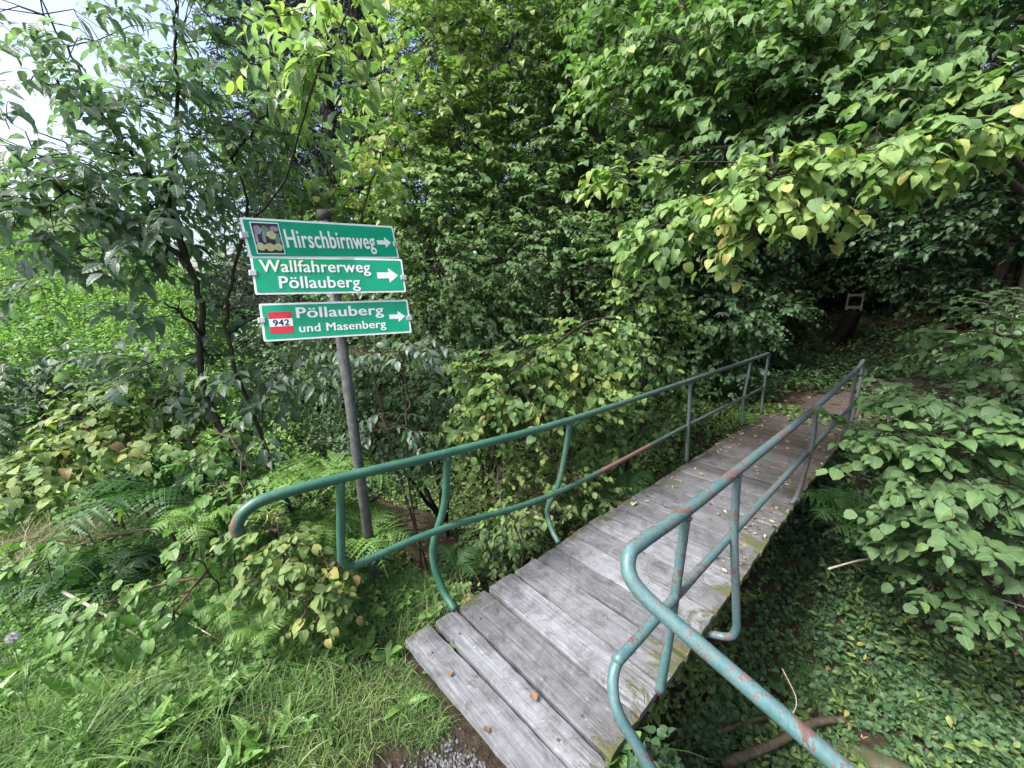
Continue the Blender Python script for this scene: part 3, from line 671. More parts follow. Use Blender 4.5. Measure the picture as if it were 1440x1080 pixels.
# --- wall of small-leaved trees in the centre
def wall(name, label, bx, by, d, cl, tint, size=.098, dens=1.0, mat='beech', L=.45, tp='round', nl=12, cat='tree', grp='leafy trees beyond the creek'):
    b = G(bx, by); tops = [c for c in cl]
    limbs = []
    for k, c in enumerate(cl[:6]):
        p = at(c[0], c[1], c[2]); m1 = b*.6+p*.4+np.array([rng.normal(0, .15), rng.normal(0, .15), .3]); limbs.append(([b-[0, 0, .15], b*.9+m1*.1+[0, 0, .1], m1, p], .05, .010))
    woody(name, label, cat, b, limbs, [C(*c[:7], min(.85, c[7]+.10)) for c in cl], mat, size, tp, nl, L, grp, droop=.25, hang=.2, jit=.28, dens=dens, yel=.03, twr=.003)
wall('leafy_tree', 'tall pale green tree crowding the top centre above the signs', -5.6, 4.6, 6,
  [(600,60,6.0,80,90,.8,150,.72),(640,180,6.0,90,70,.8,160,.7),(720,60,6.2,90,80,.9,170,.62),(560,200,5.8,60,60,.6,80,.6),(600,280,5.7,80,60,.7,110,.6),(690,280,5.9,90,60,.8,110,.5),(680,-40,6.5,120,70,.9,110,.55),(520,330,5.7,60,50,.6,60,.5)], .5)
wall('leafy_tree', 'denser mid green tree right of centre, under the overhanging hazel boughs', -4.6, 6.2, 7,
  [(820,60,6.4,90,90,.9,160,.55),(840,180,6.2,90,80,.9,150,.5),(780,280,6.2,100,70,.9,130,.38),(900,20,6.8,100,80,.9,110,.35),(900,280,6.6,90,80,.9,110,.25),(960,380,7.0,90,80,.8,90,.15),(830,-40,7.2,140,70,1.,110,.45),(760,180,6.3,70,60,.8,90,.45)], .4)
wall('leafy_shrub', 'bushy small-leaved shrub filling the space directly right of the sign boards', -4.9, 3.9, 5,
  [(620,380,5.2,70,60,.6,120,.45),(700,370,5.3,80,60,.6,120,.42),(600,450,5.1,60,50,.5,90,.3),(680,450,5.1,80,60,.6,110,.35),(780,390,5.4,90,60,.6,110,.32),(760,330,5.5,70,50,.6,80,.4),(590,330,5.3,50,60,.5,70,.5)], .4, .066, cat='shrub', grp='small-leaved shrubs along the creek')
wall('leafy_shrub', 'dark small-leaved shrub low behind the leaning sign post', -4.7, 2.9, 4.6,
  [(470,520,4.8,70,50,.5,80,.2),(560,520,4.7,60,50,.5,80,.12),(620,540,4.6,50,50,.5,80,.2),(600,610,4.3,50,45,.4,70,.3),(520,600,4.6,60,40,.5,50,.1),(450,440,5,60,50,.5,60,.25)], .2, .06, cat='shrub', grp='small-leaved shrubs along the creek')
# grey-leaved twig in front of the dark gap
woody('small_shrub', 'small shrub with drooping dull grey-green leaves in front of the bare earth bank', 'shrub', G(-3.3, 1.75),
  [([G(-3.3,1.75,-.1), at(572,640,3.3), at(574,560,3.2), at(560,495,3.0)], .010, .004)],
  [C(560,495,3.0,60,22,.3,14,.1), C(610,490,3.1,40,20,.25,8,.1), C(545,605,3.1,45,30,.25,14,.1), C(500,500,3.1,40,25,.3,12,.15)], 'bluish', .085, 'oval', 6, .2, barkm='twig', yel=0, hang=.7, tj=.08)
# --- hazel hanging over the left railing
woody('hazel_shrub', 'hazel shrub with yellowing round leaves hanging over the left railing mid-bridge', 'shrub', G(-3.1, 5.2),
  [([G(-3.1,5.2,-.1), at(900,560,5.0), at(900,470,4.8), at(840,450,4.3), at(760,500,3.6), at(700,530,3.5)], .03, .006),
   ([G(-3.1,5.2,-.1), at(930,500,5.3), at(920,430,5.1), at(890,420,4.9)], .025, .006), ([G(-3.1,5.2,-.1), at(860,600,4.8), at(800,600,4.2), at(720,600,3.9)], .018, .005),
   ([G(-3.1,5.2,-.1), at(945,520,5.7), at(960,450,5.9)], .02, .006)],
  [C(700,520,3.6,55,30,.3,34,0.67), C(760,500,3.8,60,30,.35,40,0.65), C(720,560,3.6,60,28,.3,40,0.65), C(830,480,4.2,60,40,.35,40,0.55), C(820,550,4.0,60,30,.35,40,0.71), C(900,420,4.9,50,35,.35,34,0.57),
   C(880,500,4.8,60,40,.4,40,0.50), C(760,590,3.9,60,30,.3,32,0.60), C(940,470,5.5,45,45,.4,34,0.47), C(950,550,5.7,45,36,.4,30,0.40), C(870,580,4.8,50,34,.35,34,0.55), C(680,600,3.9,50,35,.35,30,0.50), C(910,600,5.3,40,30,.35,24,0.45), C(840,630,4.5,40,26,.3,20,0.55), C(1000,510,7.0,40,36,.4,26,0.25),
   C(960,300,5.4,70,60,.5,50,0.35), C(870,350,4.8,60,50,.5,40,0.45)],
  'hazel', .078, 'round', 9, .27, group='hazel shrubs beside the bridge', dens=1.6, yel=.04, droop=.3, hang=.3, tr=(.03,.007))
# --- low shrub under the left railing
woody('low_shrub', 'low tangle of small mixed green and yellow leaves below the left railing', 'shrub', G(-3.0, 3.7),
  [([G(-3.,3.7,-.1), at(720,760,3.6), at(700,680,3.5)], .014, .005), ([G(-3.,3.7,-.1), at(780,720,3.6), at(790,640,3.6)], .012, .004)],
  [C(700,640,3.9,60,40,.4,44,.5), C(640,640,4.0,50,40,.4,30,.4), C(740,690,3.8,60,40,.4,50,.5), C(680,700,3.8,50,40,.35,34,.4), C(800,680,3.8,50,40,.35,36,.45), C(850,700,4.0,50,30,.35,26,.3), C(700,760,3.4,50,30,.3,30,.12), C(730,740,3.3,40,25,.25,26,.15)],
  'bramble', .05, 'round', 9, .22, barkm='twig', yel=.06, dens=1.0, tj=.14)
# pale sprig poking through the left rails
woody('leafy_sprig', 'pale fresh sprig crossing the lower rail of the left railing', 'sprig', at(735,800,3.0),
  [([at(735,800,3.0), at(728,750,2.75), at(712,722,2.62)], .006, .003), ([at(728,750,2.75), at(765,735,2.6)], .004, .002)],
  [C(705,718,2.6,26,10,.08,6,.75), C(745,725,2.6,26,10,.08,6,.75), C(690,730,2.6,16,8,.06,3,.7)], 'dock', .05, 'oval', 5, .1, barkm='twig', yel=0, tj=.06)
# --- great overhanging hazel, upper right
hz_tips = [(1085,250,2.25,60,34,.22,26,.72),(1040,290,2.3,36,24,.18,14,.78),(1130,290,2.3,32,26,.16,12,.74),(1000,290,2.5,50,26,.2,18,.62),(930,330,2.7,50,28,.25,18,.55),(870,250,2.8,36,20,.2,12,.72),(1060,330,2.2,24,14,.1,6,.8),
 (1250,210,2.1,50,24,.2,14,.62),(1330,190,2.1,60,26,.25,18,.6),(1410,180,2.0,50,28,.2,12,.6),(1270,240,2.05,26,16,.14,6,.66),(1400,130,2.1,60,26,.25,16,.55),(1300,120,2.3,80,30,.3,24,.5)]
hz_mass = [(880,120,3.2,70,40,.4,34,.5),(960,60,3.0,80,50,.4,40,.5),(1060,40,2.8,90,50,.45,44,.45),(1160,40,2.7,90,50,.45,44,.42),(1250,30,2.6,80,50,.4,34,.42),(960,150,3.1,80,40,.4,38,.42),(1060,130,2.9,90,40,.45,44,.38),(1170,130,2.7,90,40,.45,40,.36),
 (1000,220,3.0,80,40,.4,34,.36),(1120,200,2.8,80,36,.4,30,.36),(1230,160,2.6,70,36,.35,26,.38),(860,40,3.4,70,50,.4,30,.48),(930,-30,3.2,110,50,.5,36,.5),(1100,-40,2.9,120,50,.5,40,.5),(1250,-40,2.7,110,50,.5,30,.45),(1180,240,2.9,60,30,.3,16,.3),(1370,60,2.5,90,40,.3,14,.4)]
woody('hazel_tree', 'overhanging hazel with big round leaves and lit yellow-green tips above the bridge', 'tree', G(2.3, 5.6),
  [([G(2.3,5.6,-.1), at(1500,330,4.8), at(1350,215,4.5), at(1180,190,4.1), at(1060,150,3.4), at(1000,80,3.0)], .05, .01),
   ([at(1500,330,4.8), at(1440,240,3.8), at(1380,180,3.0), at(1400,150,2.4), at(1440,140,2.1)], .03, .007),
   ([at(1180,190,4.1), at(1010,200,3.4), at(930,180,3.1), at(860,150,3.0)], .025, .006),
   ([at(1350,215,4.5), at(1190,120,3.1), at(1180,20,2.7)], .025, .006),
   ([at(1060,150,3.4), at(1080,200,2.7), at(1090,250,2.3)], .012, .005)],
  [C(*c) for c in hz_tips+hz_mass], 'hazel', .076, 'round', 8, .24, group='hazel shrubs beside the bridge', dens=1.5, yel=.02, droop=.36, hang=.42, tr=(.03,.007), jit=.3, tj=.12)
# --- hazel on the right
rz = [(1290,575,3.0,50,14,.3,12,.36),(1330,560,2.8,70,16,.35,20,.36),(1400,590,2.6,60,18,.35,18,.38),(1245,605,2.8,45,12,.25,12,.42),(1290,620,2.7,60,16,.3,18,.45),(1360,640,2.6,70,18,.3,20,.42),(1270,660,2.7,60,16,.3,16,.42),(1340,680,2.6,60,18,.3,18,.4),(1420,680,2.5,50,22,.3,14,.36),
 (1320,720,2.6,70,18,.3,18,.36),(1400,740,2.5,60,22,.3,16,.36),(1290,770,2.8,60,18,.25,16,.36),(1380,790,2.6,70,20,.3,16,.32),(1340,830,2.7,50,18,.25,12,.34),(1430,850,2.5,40,24,.25,9,.34)]
woody('hazel_shrub', 'hazel shrub with flat tiers of round leaves right of the bridge', 'shrub', G(1.5, 3.9),
  [([G(1.5,3.9,-.1), at(1420,820,3.1), at(1380,700,2.9), at(1300,640,2.8), at(1230,610,2.8)], .03, .006), ([G(1.5,3.9,-.1), at(1430,700,3.1), at(1400,600,2.9), at(1330,560,2.8)], .028, .006),
   ([G(1.5,3.9,-.1), at(1400,830,3.0), at(1330,780,2.8), at(1280,770,2.8)], .018, .005)],
  [C(*c[:7], c[7]-.10) for c in rz], 'hazel', .084, 'round', 8, .25, group='hazel shrubs beside the bridge', dens=1.0, yel=.02, droop=.15, hang=.22, tr=(.03,.006), jit=.24, tj=.1)
woody('hazel_shrub', 'darker hazel bough reaching in from the right edge above the tiered hazel', 'shrub', G(2.6, 5.2),
  [([G(2.6,5.2,-.1), at(1480,600,4.0), at(1460,500,3.6), at(1400,468,3.4), at(1350,468,3.4)], .03, .006)],
  [C(1400,445,3.4,50,12,.3,12,.22), C(1350,470,3.4,50,12,.3,10,.3), C(1410,485,3.3,40,14,.3,12,.3), C(1380,515,3.4,50,10,.3,8,.24), C(1430,420,3.6,40,16,.3,9,.1)],
  'hazel', .082, 'round', 8, .28, group='hazel shrubs beside the bridge', dens=1.3, yel=.01, droop=.15, hang=.22, jit=.26, tj=.09)
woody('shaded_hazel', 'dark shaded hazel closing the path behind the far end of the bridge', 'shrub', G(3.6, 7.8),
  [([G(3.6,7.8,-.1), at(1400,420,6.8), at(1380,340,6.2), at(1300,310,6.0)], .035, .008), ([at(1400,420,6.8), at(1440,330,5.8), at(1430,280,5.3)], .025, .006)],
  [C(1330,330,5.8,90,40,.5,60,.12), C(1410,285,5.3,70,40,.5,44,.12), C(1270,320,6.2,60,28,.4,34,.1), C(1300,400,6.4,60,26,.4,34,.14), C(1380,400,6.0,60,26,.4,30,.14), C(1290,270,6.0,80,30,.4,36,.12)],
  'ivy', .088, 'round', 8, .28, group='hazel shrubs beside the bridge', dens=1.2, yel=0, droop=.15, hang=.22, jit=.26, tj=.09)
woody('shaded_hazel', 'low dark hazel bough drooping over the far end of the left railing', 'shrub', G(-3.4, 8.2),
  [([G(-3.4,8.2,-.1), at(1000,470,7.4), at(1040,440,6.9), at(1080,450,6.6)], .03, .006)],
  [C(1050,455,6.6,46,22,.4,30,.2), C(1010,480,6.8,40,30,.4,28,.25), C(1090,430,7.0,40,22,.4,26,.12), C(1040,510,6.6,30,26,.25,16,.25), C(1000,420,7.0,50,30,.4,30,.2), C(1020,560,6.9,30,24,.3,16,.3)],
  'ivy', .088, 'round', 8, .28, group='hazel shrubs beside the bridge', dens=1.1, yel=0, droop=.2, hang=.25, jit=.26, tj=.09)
# --- dark shrubs on the left and sunny meadow shrubs
woody('left_shrub', 'dark bluish-green shrub at the left edge below the bright meadow', 'shrub', G(-4.9, -.5),
  [([G(-4.9,-.5,-.1), at(70,600,3.4), at(60,530,3.3)], .02, .006), ([G(-4.9,-.5,-.1), at(130,600,3.4), at(160,540,3.4)], .018, .005)],
  [C(20,540,3.2,60,40,.4,34,.1), C(80,560,3.3,60,40,.4,34,.08), C(20,600,3.0,60,40,.35,30,.15), C(100,620,3.2,60,40,.35,30,.1), C(160,530,3.5,60,40,.4,34,.2), C(60,500,3.5,80,24,.4,22,.4)],
  'ivy', .08, 'oval', 8, .26, dens=1.3)
woody('bramble_bush', 'bramble arching across the left bank with yellow and reddish leaves', 'bramble', G(-3.8, -.1),
  [([G(-3.8,-.1,-.1), at(200,640,3.0), at(130,600,2.9), at(60,680,2.7)], .010, .004), ([G(-3.8,-.1,-.1), at(230,600,3.1), at(200,560,3.0)], .008, .003)],
  [C(120,610,2.9,60,26,.25,26,.6), C(180,620,2.9,60,30,.3,26,.62), C(60,660,2.7,60,26,.25,22,.55), C(220,560,3.1,60,30,.3,30,.45), C(30,700,2.5,50,24,.2,16,.45), C(150,570,3.1,50,24,.3,20,.6), C(280,620,2.9,40,30,.25,16,.35)],
  'bramble', .075, 'round', 7, .22, barkm='twig', dens=1.25, yel=.03, tj=.14, group='brambles on the near bank')
woody('bramble_bush', 'yellowing bramble with broad leaves under the end of the green railing', 'bramble', G(-2.35, .35),
  [([G(-2.35,.35,-.1), at(400,800,2.15), at(390,730,2.1)], .007, .003), ([G(-2.3,.4,-.1), at(470,830,2.1), at(480,790,2.1)], .006, .003), ([G(-2.3,.3,-.1), at(430,850,2.0), at(420,880,1.9)], .006, .003)],
  [C(370,745,2.1,34,30,.15,14,.45), C(420,770,2.1,36,30,.18,16,.55), C(400,810,2.05,36,26,.15,14,.5), C(458,795,2.1,26,20,.12,10,.8), C(465,855,2.0,22,18,.10,7,.6), C(440,840,2.0,30,26,.12,12,.5), C(360,800,2.05,26,26,.12,8,.45), C(585,835,2.7,30,24,.15,10,.55)],
  'bramble', .056, 'round', 7, .13, barkm='twig', dens=1.2, yel=.06, tj=.14, hang=.35, droop=.2, group='brambles on the near bank')
woody('bramble_bush', 'fresh green bramble shoots with rounded leaves between the ferns', 'bramble', G(-2.9, .1),
  [([G(-2.9,.1,-.1), at(330,740,2.5), at(340,640,2.5), at(300,600,2.6)], .007, .003), ([G(-2.9,.1,-.1), at(290,800,2.2), at(260,780,2.1)], .006, .003)],
  [C(290,640,2.6,46,30,.2,18,.3), C(335,690,2.5,36,30,.18,12,.35), C(300,700,2.4,36,26,.15,10,.4), C(270,770,2.2,40,30,.15,10,.35), C(300,740,2.3,30,20,.15,8,.4), C(200,700,2.6,40,20,.15,5,.9), C(240,870,2.0,30,26,.12,8,.35), C(60,780,2.3,60,30,.2,16,.35), C(150,850,2.1,60,30,.2,14,.4)],
  'dock', .062, 'round', 6, .15, barkm='twig', dens=1.25, yel=.05, tj=.12, hang=.35, group='brambles on the near bank')
# ================================================================== DARK FOREST BEYOND THE BRIDGE
def proto_broad(seed, h, rx, nlv, mat='dark', size=.13, low=.28):
    r_ = np.random.default_rng(seed); wa, la = Acc(), Acc()
    tube(wa, smooth_path([(0,0,-.5), (r_.normal(0,.1), r_.normal(0,.1), h*.35), (r_.normal(0,.2), r_.normal(0,.2), h*.7), (0, 0, h*.95)], 5), np.linspace(.17, .03, 16), 9)
    cl = []
    for k in range(26):
        z = h*(low+(1-low)*(k+.5)/26); an = k*2.4; rr = rx*math.sin(math.pi*min(1, (z/h-low)/(1-low)*.85+.12))*r_.uniform(.35, .85)
        c = np.array([rr*math.cos(an), rr*math.sin(an), z]); cl.append(c)
        tube(wa, smooth_path([(0, 0, z-.5), c*[.5, .5, 1]-[0, 0, .15], c], 4), np.linspace(.05, .012, 9), 5)
    for c in cl:
        n = nlv; O = c+r_.normal(0, 1, (n, 3))*[rx*.26, rx*.26, h*.035]; D = (O-c)*[1, 1, .4]+c*[.1, .1, 0]+r_.normal(0, .3, (n, 3))
        sprays(la, None, O, D, .6*r_.uniform(.6, 1.2, n), 10, size, .45+r_.normal(0, .1, n), 'simple', .3, .3)
    return wa, la
def proto_spruce(seed, h, rx, low=.08):
    r_ = np.random.default_rng(seed); wa, la = Acc(), Acc(); tube(wa, [(0,0,-.5), (0,0,h*.5), (0,0,h)], [.20, .11, .02], 9)
    nb = int(h*9)
    for k in range(nb):
        f = low+(1-low)*k/nb; z = h*f; L = rx*(1-f)**.8*r_.uniform(.8, 1.1)+.2; an = k*2.4+r_.normal(0, .3)
        d = np.array([math.cos(an), math.sin(an), 0]); P = np.array([[0,0,z], d*L*.5+[0,0,z-L*.10], d*L+[0,0,z-L*.22]])
        tube(wa, P, [.025*(1-f)+.006, .012, .004], 4, .5, False)
        m = int(8+L*9); t = r_.uniform(.12, 1, m); O = P[0]+(P[2]-P[0])*t[:, None]; side = np.cross(d, [0,0,1.])*np.where(np.arange(m)%2, 1, -1)[:, None]
        D = side+d*.8+[0,0,-.45]; D = D+r_.normal(0, .2, (m, 3)); Lt = .55*(1.1-t)*r_.uniform(.6, 1.2, m)*min(1, L/1.2)+.12
        q = 12; tt = np.linspace(.05, 1, q); Pn = O[:, None]+nrmz(D)[:, None]*(Lt[:, None]*tt)[..., None]; Pn[..., 2] -= .12*Lt[:, None]*tt**2
        dd = np.repeat(nrmz(D)[:, None], q, 1)+r_.normal(0, .55, (m, q, 3))
        leaves(la, 'simple', Pn.reshape(-1, 3), dd.reshape(-1, 3), (UP+r_.normal(0, .5, (m*q, 3))), .075, np.clip(.4+r_.normal(0, .2, m*q), 0, 1), .35)
    return wa, la
def make_proto(name, wa, la, mat, label, cat, group):
    root = empty(name, (0, 0, 0), label, cat, group)
    wa.obj('trunk', M['bark'], root); la.obj('crown', M[mat], root); return root
def copy_tree(o, loc, rz, sc, label):
    r_ = o.copy(); COL.objects.link(r_); r_.location = [float(v) for v in loc]; r_.rotation_euler = (0, 0, rz); r_.scale = (sc, sc, sc); r_['label'] = label
    for ch in o.children:
        c_ = ch.copy(); COL.objects.link(c_); c_.parent = r_
    return r_
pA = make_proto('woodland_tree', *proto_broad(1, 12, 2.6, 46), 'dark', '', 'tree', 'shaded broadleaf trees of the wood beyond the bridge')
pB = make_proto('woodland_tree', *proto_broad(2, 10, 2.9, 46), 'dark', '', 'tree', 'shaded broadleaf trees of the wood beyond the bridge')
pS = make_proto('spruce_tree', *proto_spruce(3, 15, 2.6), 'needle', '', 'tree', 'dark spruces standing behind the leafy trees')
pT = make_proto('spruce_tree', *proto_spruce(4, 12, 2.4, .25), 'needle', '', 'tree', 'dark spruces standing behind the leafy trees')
LB = 'shaded broadleaf tree crowded into the dark wood beyond the bridge'
LS = 'dark spruce standing in the wood behind the leafy trees'
used = set()
def put(p, x, y, sc, label):
    z = float(gz(x, y)); rz_ = rng.uniform(0, 6.28)
    if p.name not in used:
        used.add(p.name); p.location = (x, y, z); p.rotation_euler = (0, 0, rz_); p.scale = (sc,)*3; p['label'] = label; return p
    return copy_tree(p, (x, y, z), rz_, sc, label)
# close trees that roof the far half of the bridge and the path
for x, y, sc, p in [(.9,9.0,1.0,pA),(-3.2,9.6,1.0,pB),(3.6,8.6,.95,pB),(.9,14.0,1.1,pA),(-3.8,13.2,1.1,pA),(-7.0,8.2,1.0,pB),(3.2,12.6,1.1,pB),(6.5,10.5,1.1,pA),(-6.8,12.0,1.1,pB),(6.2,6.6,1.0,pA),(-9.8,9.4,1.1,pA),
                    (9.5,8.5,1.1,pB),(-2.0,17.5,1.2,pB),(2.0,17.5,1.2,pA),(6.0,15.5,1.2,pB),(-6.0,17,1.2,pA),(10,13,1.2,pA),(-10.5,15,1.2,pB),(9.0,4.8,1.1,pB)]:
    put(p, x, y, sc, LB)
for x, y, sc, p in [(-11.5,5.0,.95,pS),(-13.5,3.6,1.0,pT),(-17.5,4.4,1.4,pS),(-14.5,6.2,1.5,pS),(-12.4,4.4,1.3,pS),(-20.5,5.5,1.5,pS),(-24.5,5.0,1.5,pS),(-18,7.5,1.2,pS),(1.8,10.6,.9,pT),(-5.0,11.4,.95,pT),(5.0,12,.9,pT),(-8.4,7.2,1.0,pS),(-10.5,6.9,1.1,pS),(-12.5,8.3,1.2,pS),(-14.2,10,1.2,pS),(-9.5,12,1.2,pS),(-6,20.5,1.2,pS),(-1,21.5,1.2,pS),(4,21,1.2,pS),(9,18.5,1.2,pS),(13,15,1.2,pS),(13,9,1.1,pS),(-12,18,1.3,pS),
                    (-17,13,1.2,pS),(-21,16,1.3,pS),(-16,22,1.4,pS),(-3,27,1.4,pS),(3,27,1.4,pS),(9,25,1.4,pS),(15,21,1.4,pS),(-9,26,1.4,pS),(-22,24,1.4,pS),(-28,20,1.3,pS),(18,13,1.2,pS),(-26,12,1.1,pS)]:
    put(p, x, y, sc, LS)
# young undergrowth in the shade beyond the bridge
LU = 'shaded shrub in the undergrowth of the wood edge beyond the creek'
def proto_bush():
    cl = [(np.array([rng.normal(0,.4), rng.normal(0,.4), rng.uniform(.25,1.9)]), (.5,.5,.28), 40, .4) for _ in range(10)]
    return woody('undergrowth_shrub', LU, 'shrub', np.zeros(3), [([np.array([0,0,-.2]), np.array([.1,0,.8]), np.array([0,.1,1.9])], .02, .006), ([np.array([0,0,-.2]), np.array([-.2,.2,.6]), np.array([-.4,.3,1.4])], .015, .005)],
      cl, 'ivy', .088, 'round', 8, .28, group='undergrowth shrubs beyond the creek', twr=.003)
pU = [proto_bush(), proto_bush()]; nb_ = 0
UB = [(-2.9,7.6,1),(-3.8,6.8,1.1),(.9,7.0,.8),(2.4,7.4,1),(1.2,8.4,.9),(-4.9,8.6,1.2),(3.6,6.4,1),(-3.1,10.8,1.1),(2.2,10.6,.8),(4.8,9,1.2),(-5.8,6.0,1.1),(-6.8,5.2,1.1),(-7.4,6.6,1.3),(-8.3,4.8,1.1)]
for q_ in range(46):
    UB.append((rng.uniform(-9, 11), rng.uniform(13.5, 21), rng.uniform(1.2, 1.9)))
for q_ in range(40):
    UB.append((rng.uniform(-24, -8), rng.uniform(2.6, 8.5), rng.uniform(1.0, 1.8)))
for q_ in range(22): UB.append((rng.uniform(3, 11), rng.uniform(9.5, 16), rng.uniform(1.1, 1.8)))
sdir_ = nrmz(hit(1180, 478)[:2]); sl_ = float(np.linalg.norm(hit(1170, 484)[:2]))
UB = UB[:2]+[b_ for b_ in UB[2:] if abs(b_[0]*sdir_[1]-b_[1]*sdir_[0]) > 1.3*b_[2] or np.hypot(b_[0], b_[1]) > sl_+1.6]
for k, (x, y, sc_) in enumerate(UB):
    z = float(gz(x, y)); rz_ = rng.uniform(0, 6.28)
    if k < 2: o_ = pU[k]
    else:
        src = pU[k % 2]; o_ = src.copy(); COL.objects.link(o_)
        for ch in src.children:
            c_ = ch.copy(); COL.objects.link(c_); c_.parent = o_
            for g_ in ch.children: d_ = g_.copy(); COL.objects.link(d_); d_.parent = c_
    o_.location = (x, y, z); o_.rotation_euler = (0, 0, rz_); o_.scale = (sc_, sc_, sc_*1.1)
# dark stump and small wooden frame deep in the wood
stp = hit(1170, 484); fwd_ = nrmz(np.array([stp[0], stp[1], 0])); rt = np.cross(fwd_, UP); k_ = float((stp-[0,0,H]).dot(FWD*math.cos(PITCH)-UP*math.sin(PITCH)))/F
P_ = [stp+rt*(a_*k_)+UP*(b_*k_) for a_, b_ in [(-2,-10),(-1,0),(6,12),(12,26),(16,46)]]; st = Acc()
tube(st, smooth_path(P_, 4), np.interp(np.linspace(0, 1, 17), [0, .2, .5, 1], [k_*18, k_*12, k_*9.5, k_*10]), 12)
M['black_bark'] = bark_mat('black_bark', (.006,.005,.005), (.02,.017,.015)); tag(st.obj('tree_stump', M['black_bark']), 'thick black leaning tree stump beyond the far end of the bridge', 'stump')
topc = P_[-1]+UP*(k_*12)
fr = empty('wooden_frame', topc, 'small pale wooden frame standing on the black stump in the wood', 'frame')
ax_ = np.array([rt, fwd_, UP]); w_ = k_*15; h_ = k_*21; b_ = k_*2.0
for nm, c_, s_ in [('side_bar', -rt*w_/2, (b_,b_,h_*1.1)), ('side_bar', rt*w_/2, (b_,b_,h_*1.15)), ('top_bar', UP*h_*.42+fwd_*.004, (w_-b_,b_,b_*1.6)), ('bottom_bar', -UP*h_*.34+fwd_*.004, (w_-b_,b_,b_*1.9))]:
    a = Acc(); box(a, topc+c_, *s_, ax_, .5, .004); a.obj(nm, M['frame_wood'], fr, False)
# ================================================================== FERNS
def fern(px, py, n, ln, tint, label, d=None, spread=1.0, face=None, wid=.32):
    b = hit(px, py) if d is None else at(px, py, d)
    root = empty('fern', b, label, 'fern', 'ferns on the banks'); 
    for k in range(n):
        an = (face if face is not None else 0)+(k/n*6.283*spread-(3.14*spread if face is not None else 0))+rng.normal(0, .12); el = rng.uniform(.75, 1.15); Lf = ln*rng.uniform(.75, 1.1)
        d_ = np.array([math.cos(an), math.sin(an), 0]); t = np.linspace(0, 1, 12)
        x = Lf*(np.cos(el)*t+.35*t*t); z = Lf*(np.sin(el)*t-.62*t*t*t-.12*t*t)
        P = b+d_*x[:, None]+UP*z[:, None]
        a_ = Acc(); tube(a_, P, np.linspace(.0035, .001, 12), 4, .8, False)
        m = 22; tp_ = np.linspace(.12, .99, m); idx = tp_*11; i0 = np.minimum(idx.astype(int), 10); f_ = (idx-i0)[:, None]
        pos = P[i0]*(1-f_)+P[i0+1]*f_; tn = nrmz(P[i0+1]-P[i0]); sd = np.cross(d_, UP)
        nm_ = np.cross(sd, tn); nm_ = nm_*np.sign(nm_[:, 2:3]+1e-6)
        Lp = wid*Lf*(np.sin(np.pi*np.clip(tp_*.80+.18, 0, 1))**.9)*np.clip((1.02-tp_)*4, 0, 1)
        for sg in (-1, 1):
            dd = sd*sg+tn*.38+rng.normal(0, .11, (m, 3)); dd[:, 2] -= .08
            leaves(a_, 'pinna', pos, dd, nm_+rng.normal(0, .08, (m, 3)), Lp, np.clip(tint+rng.normal(0, .05, m), 0, 1), .75, .12)
        a_.obj('frond', M['fern'], root)
    return root
fern(150, 830, 8, .62, .22, 'large dark green fern on the left bank beside the dry straw')
fern(240, 700, 7, .70, .25, 'dark fern behind the brambles left of the railing end', 2.75)
fern(280, 740, 5, .34, .85, 'small bright fern tuft left of the curved railing end', 2.25)
fern(345, 735, 5, .36, .8, 'small bright fern directly behind the railing end', 2.45)
fern(450, 690, 8, .66, .8, 'fern with long fronds just left of the sign post', 2.75)
fern(505, 765, 8, .56, .8, 'fern behind the foot of the sign post', 2.6)
fern(440, 770, 6, .46, .6, 'half-hidden fern inside the railing loop', 2.6)
fern(372, 890, 4, .26, .85, 'light green fern drooping in front of the yellowing bramble', 1.95)
fern(325, 860, 4, .22, .75, 'small fern left of the drooping light green fern', 2.0)
fern(1062, 600, 5, .55, .7, 'fern at the far left corner of the bridge deck', 6.3)
fern(1185, 730, 7, .62, .35, 'fern below the right hazel, close to the bridge edge', 3.6)
fern(1250, 770, 7, .55, .45, 'fern under the tiered hazel, further right of the bridge', 3.3)
fern(880, 690, 5, .5, .4, 'fern beneath the left railing mid-bridge', 4.3)
fern(830, 720, 5, .45, .3, 'dark fern low under the left railing beside the deck', 4.0)
fern(60, 830, 5, .5, .3, 'dark fern at the left edge of the picture')
fern(640, 800, 4, .35, .3, 'small fern on the steep bank left of the deck', 3.0)
# ================================================================== BROAD-LEAVED PLANTS (rosettes)
def rosette(name, x, y, n, ln, wd, tint, label, cat, el=(.35, 1.15), group=None, mat='dock', z=None):
    b = G(x, y) if z is None else np.array([x, y, z]); root = empty(name, b, label, cat, group)
    for k in range(n):
        an = k*2.4+rng.normal(0, .25); e = rng.uniform(*el); d_ = np.array([math.cos(an)*math.cos(e), math.sin(an)*math.cos(e), math.sin(e)])
        nm_ = np.array([-math.cos(an)*math.sin(e), -math.sin(an)*math.sin(e), math.cos(e)])
        a_ = Acc(); L_ = ln*rng.uniform(.6, 1.15); st_ = b+d_*L_*.12
        leaves(a_, 'dock', st_[None], d_[None], nm_[None]+rng.normal(0, .15, (1, 3)), L_, np.clip(tint+rng.normal(0, .12), 0, 1), wd*rng.uniform(.8, 1.2), rng.uniform(.15, .5))
        tube(a_, [b, st_+d_*L_*.04], [.003, .002], 4, .6, False)
        a_.obj('leaf', M[mat], root)
    return root
def rosettes(lst, name, cat, group, labels, **kw):
    for k, (px, py, n, ln, wd, ti) in enumerate(lst):
        h_ = hit(px, py); rosette(name, h_[0], h_[1], n, ln, wd, ti, labels[k] if k < len(labels) else labels[-1], cat, group=group, **kw)
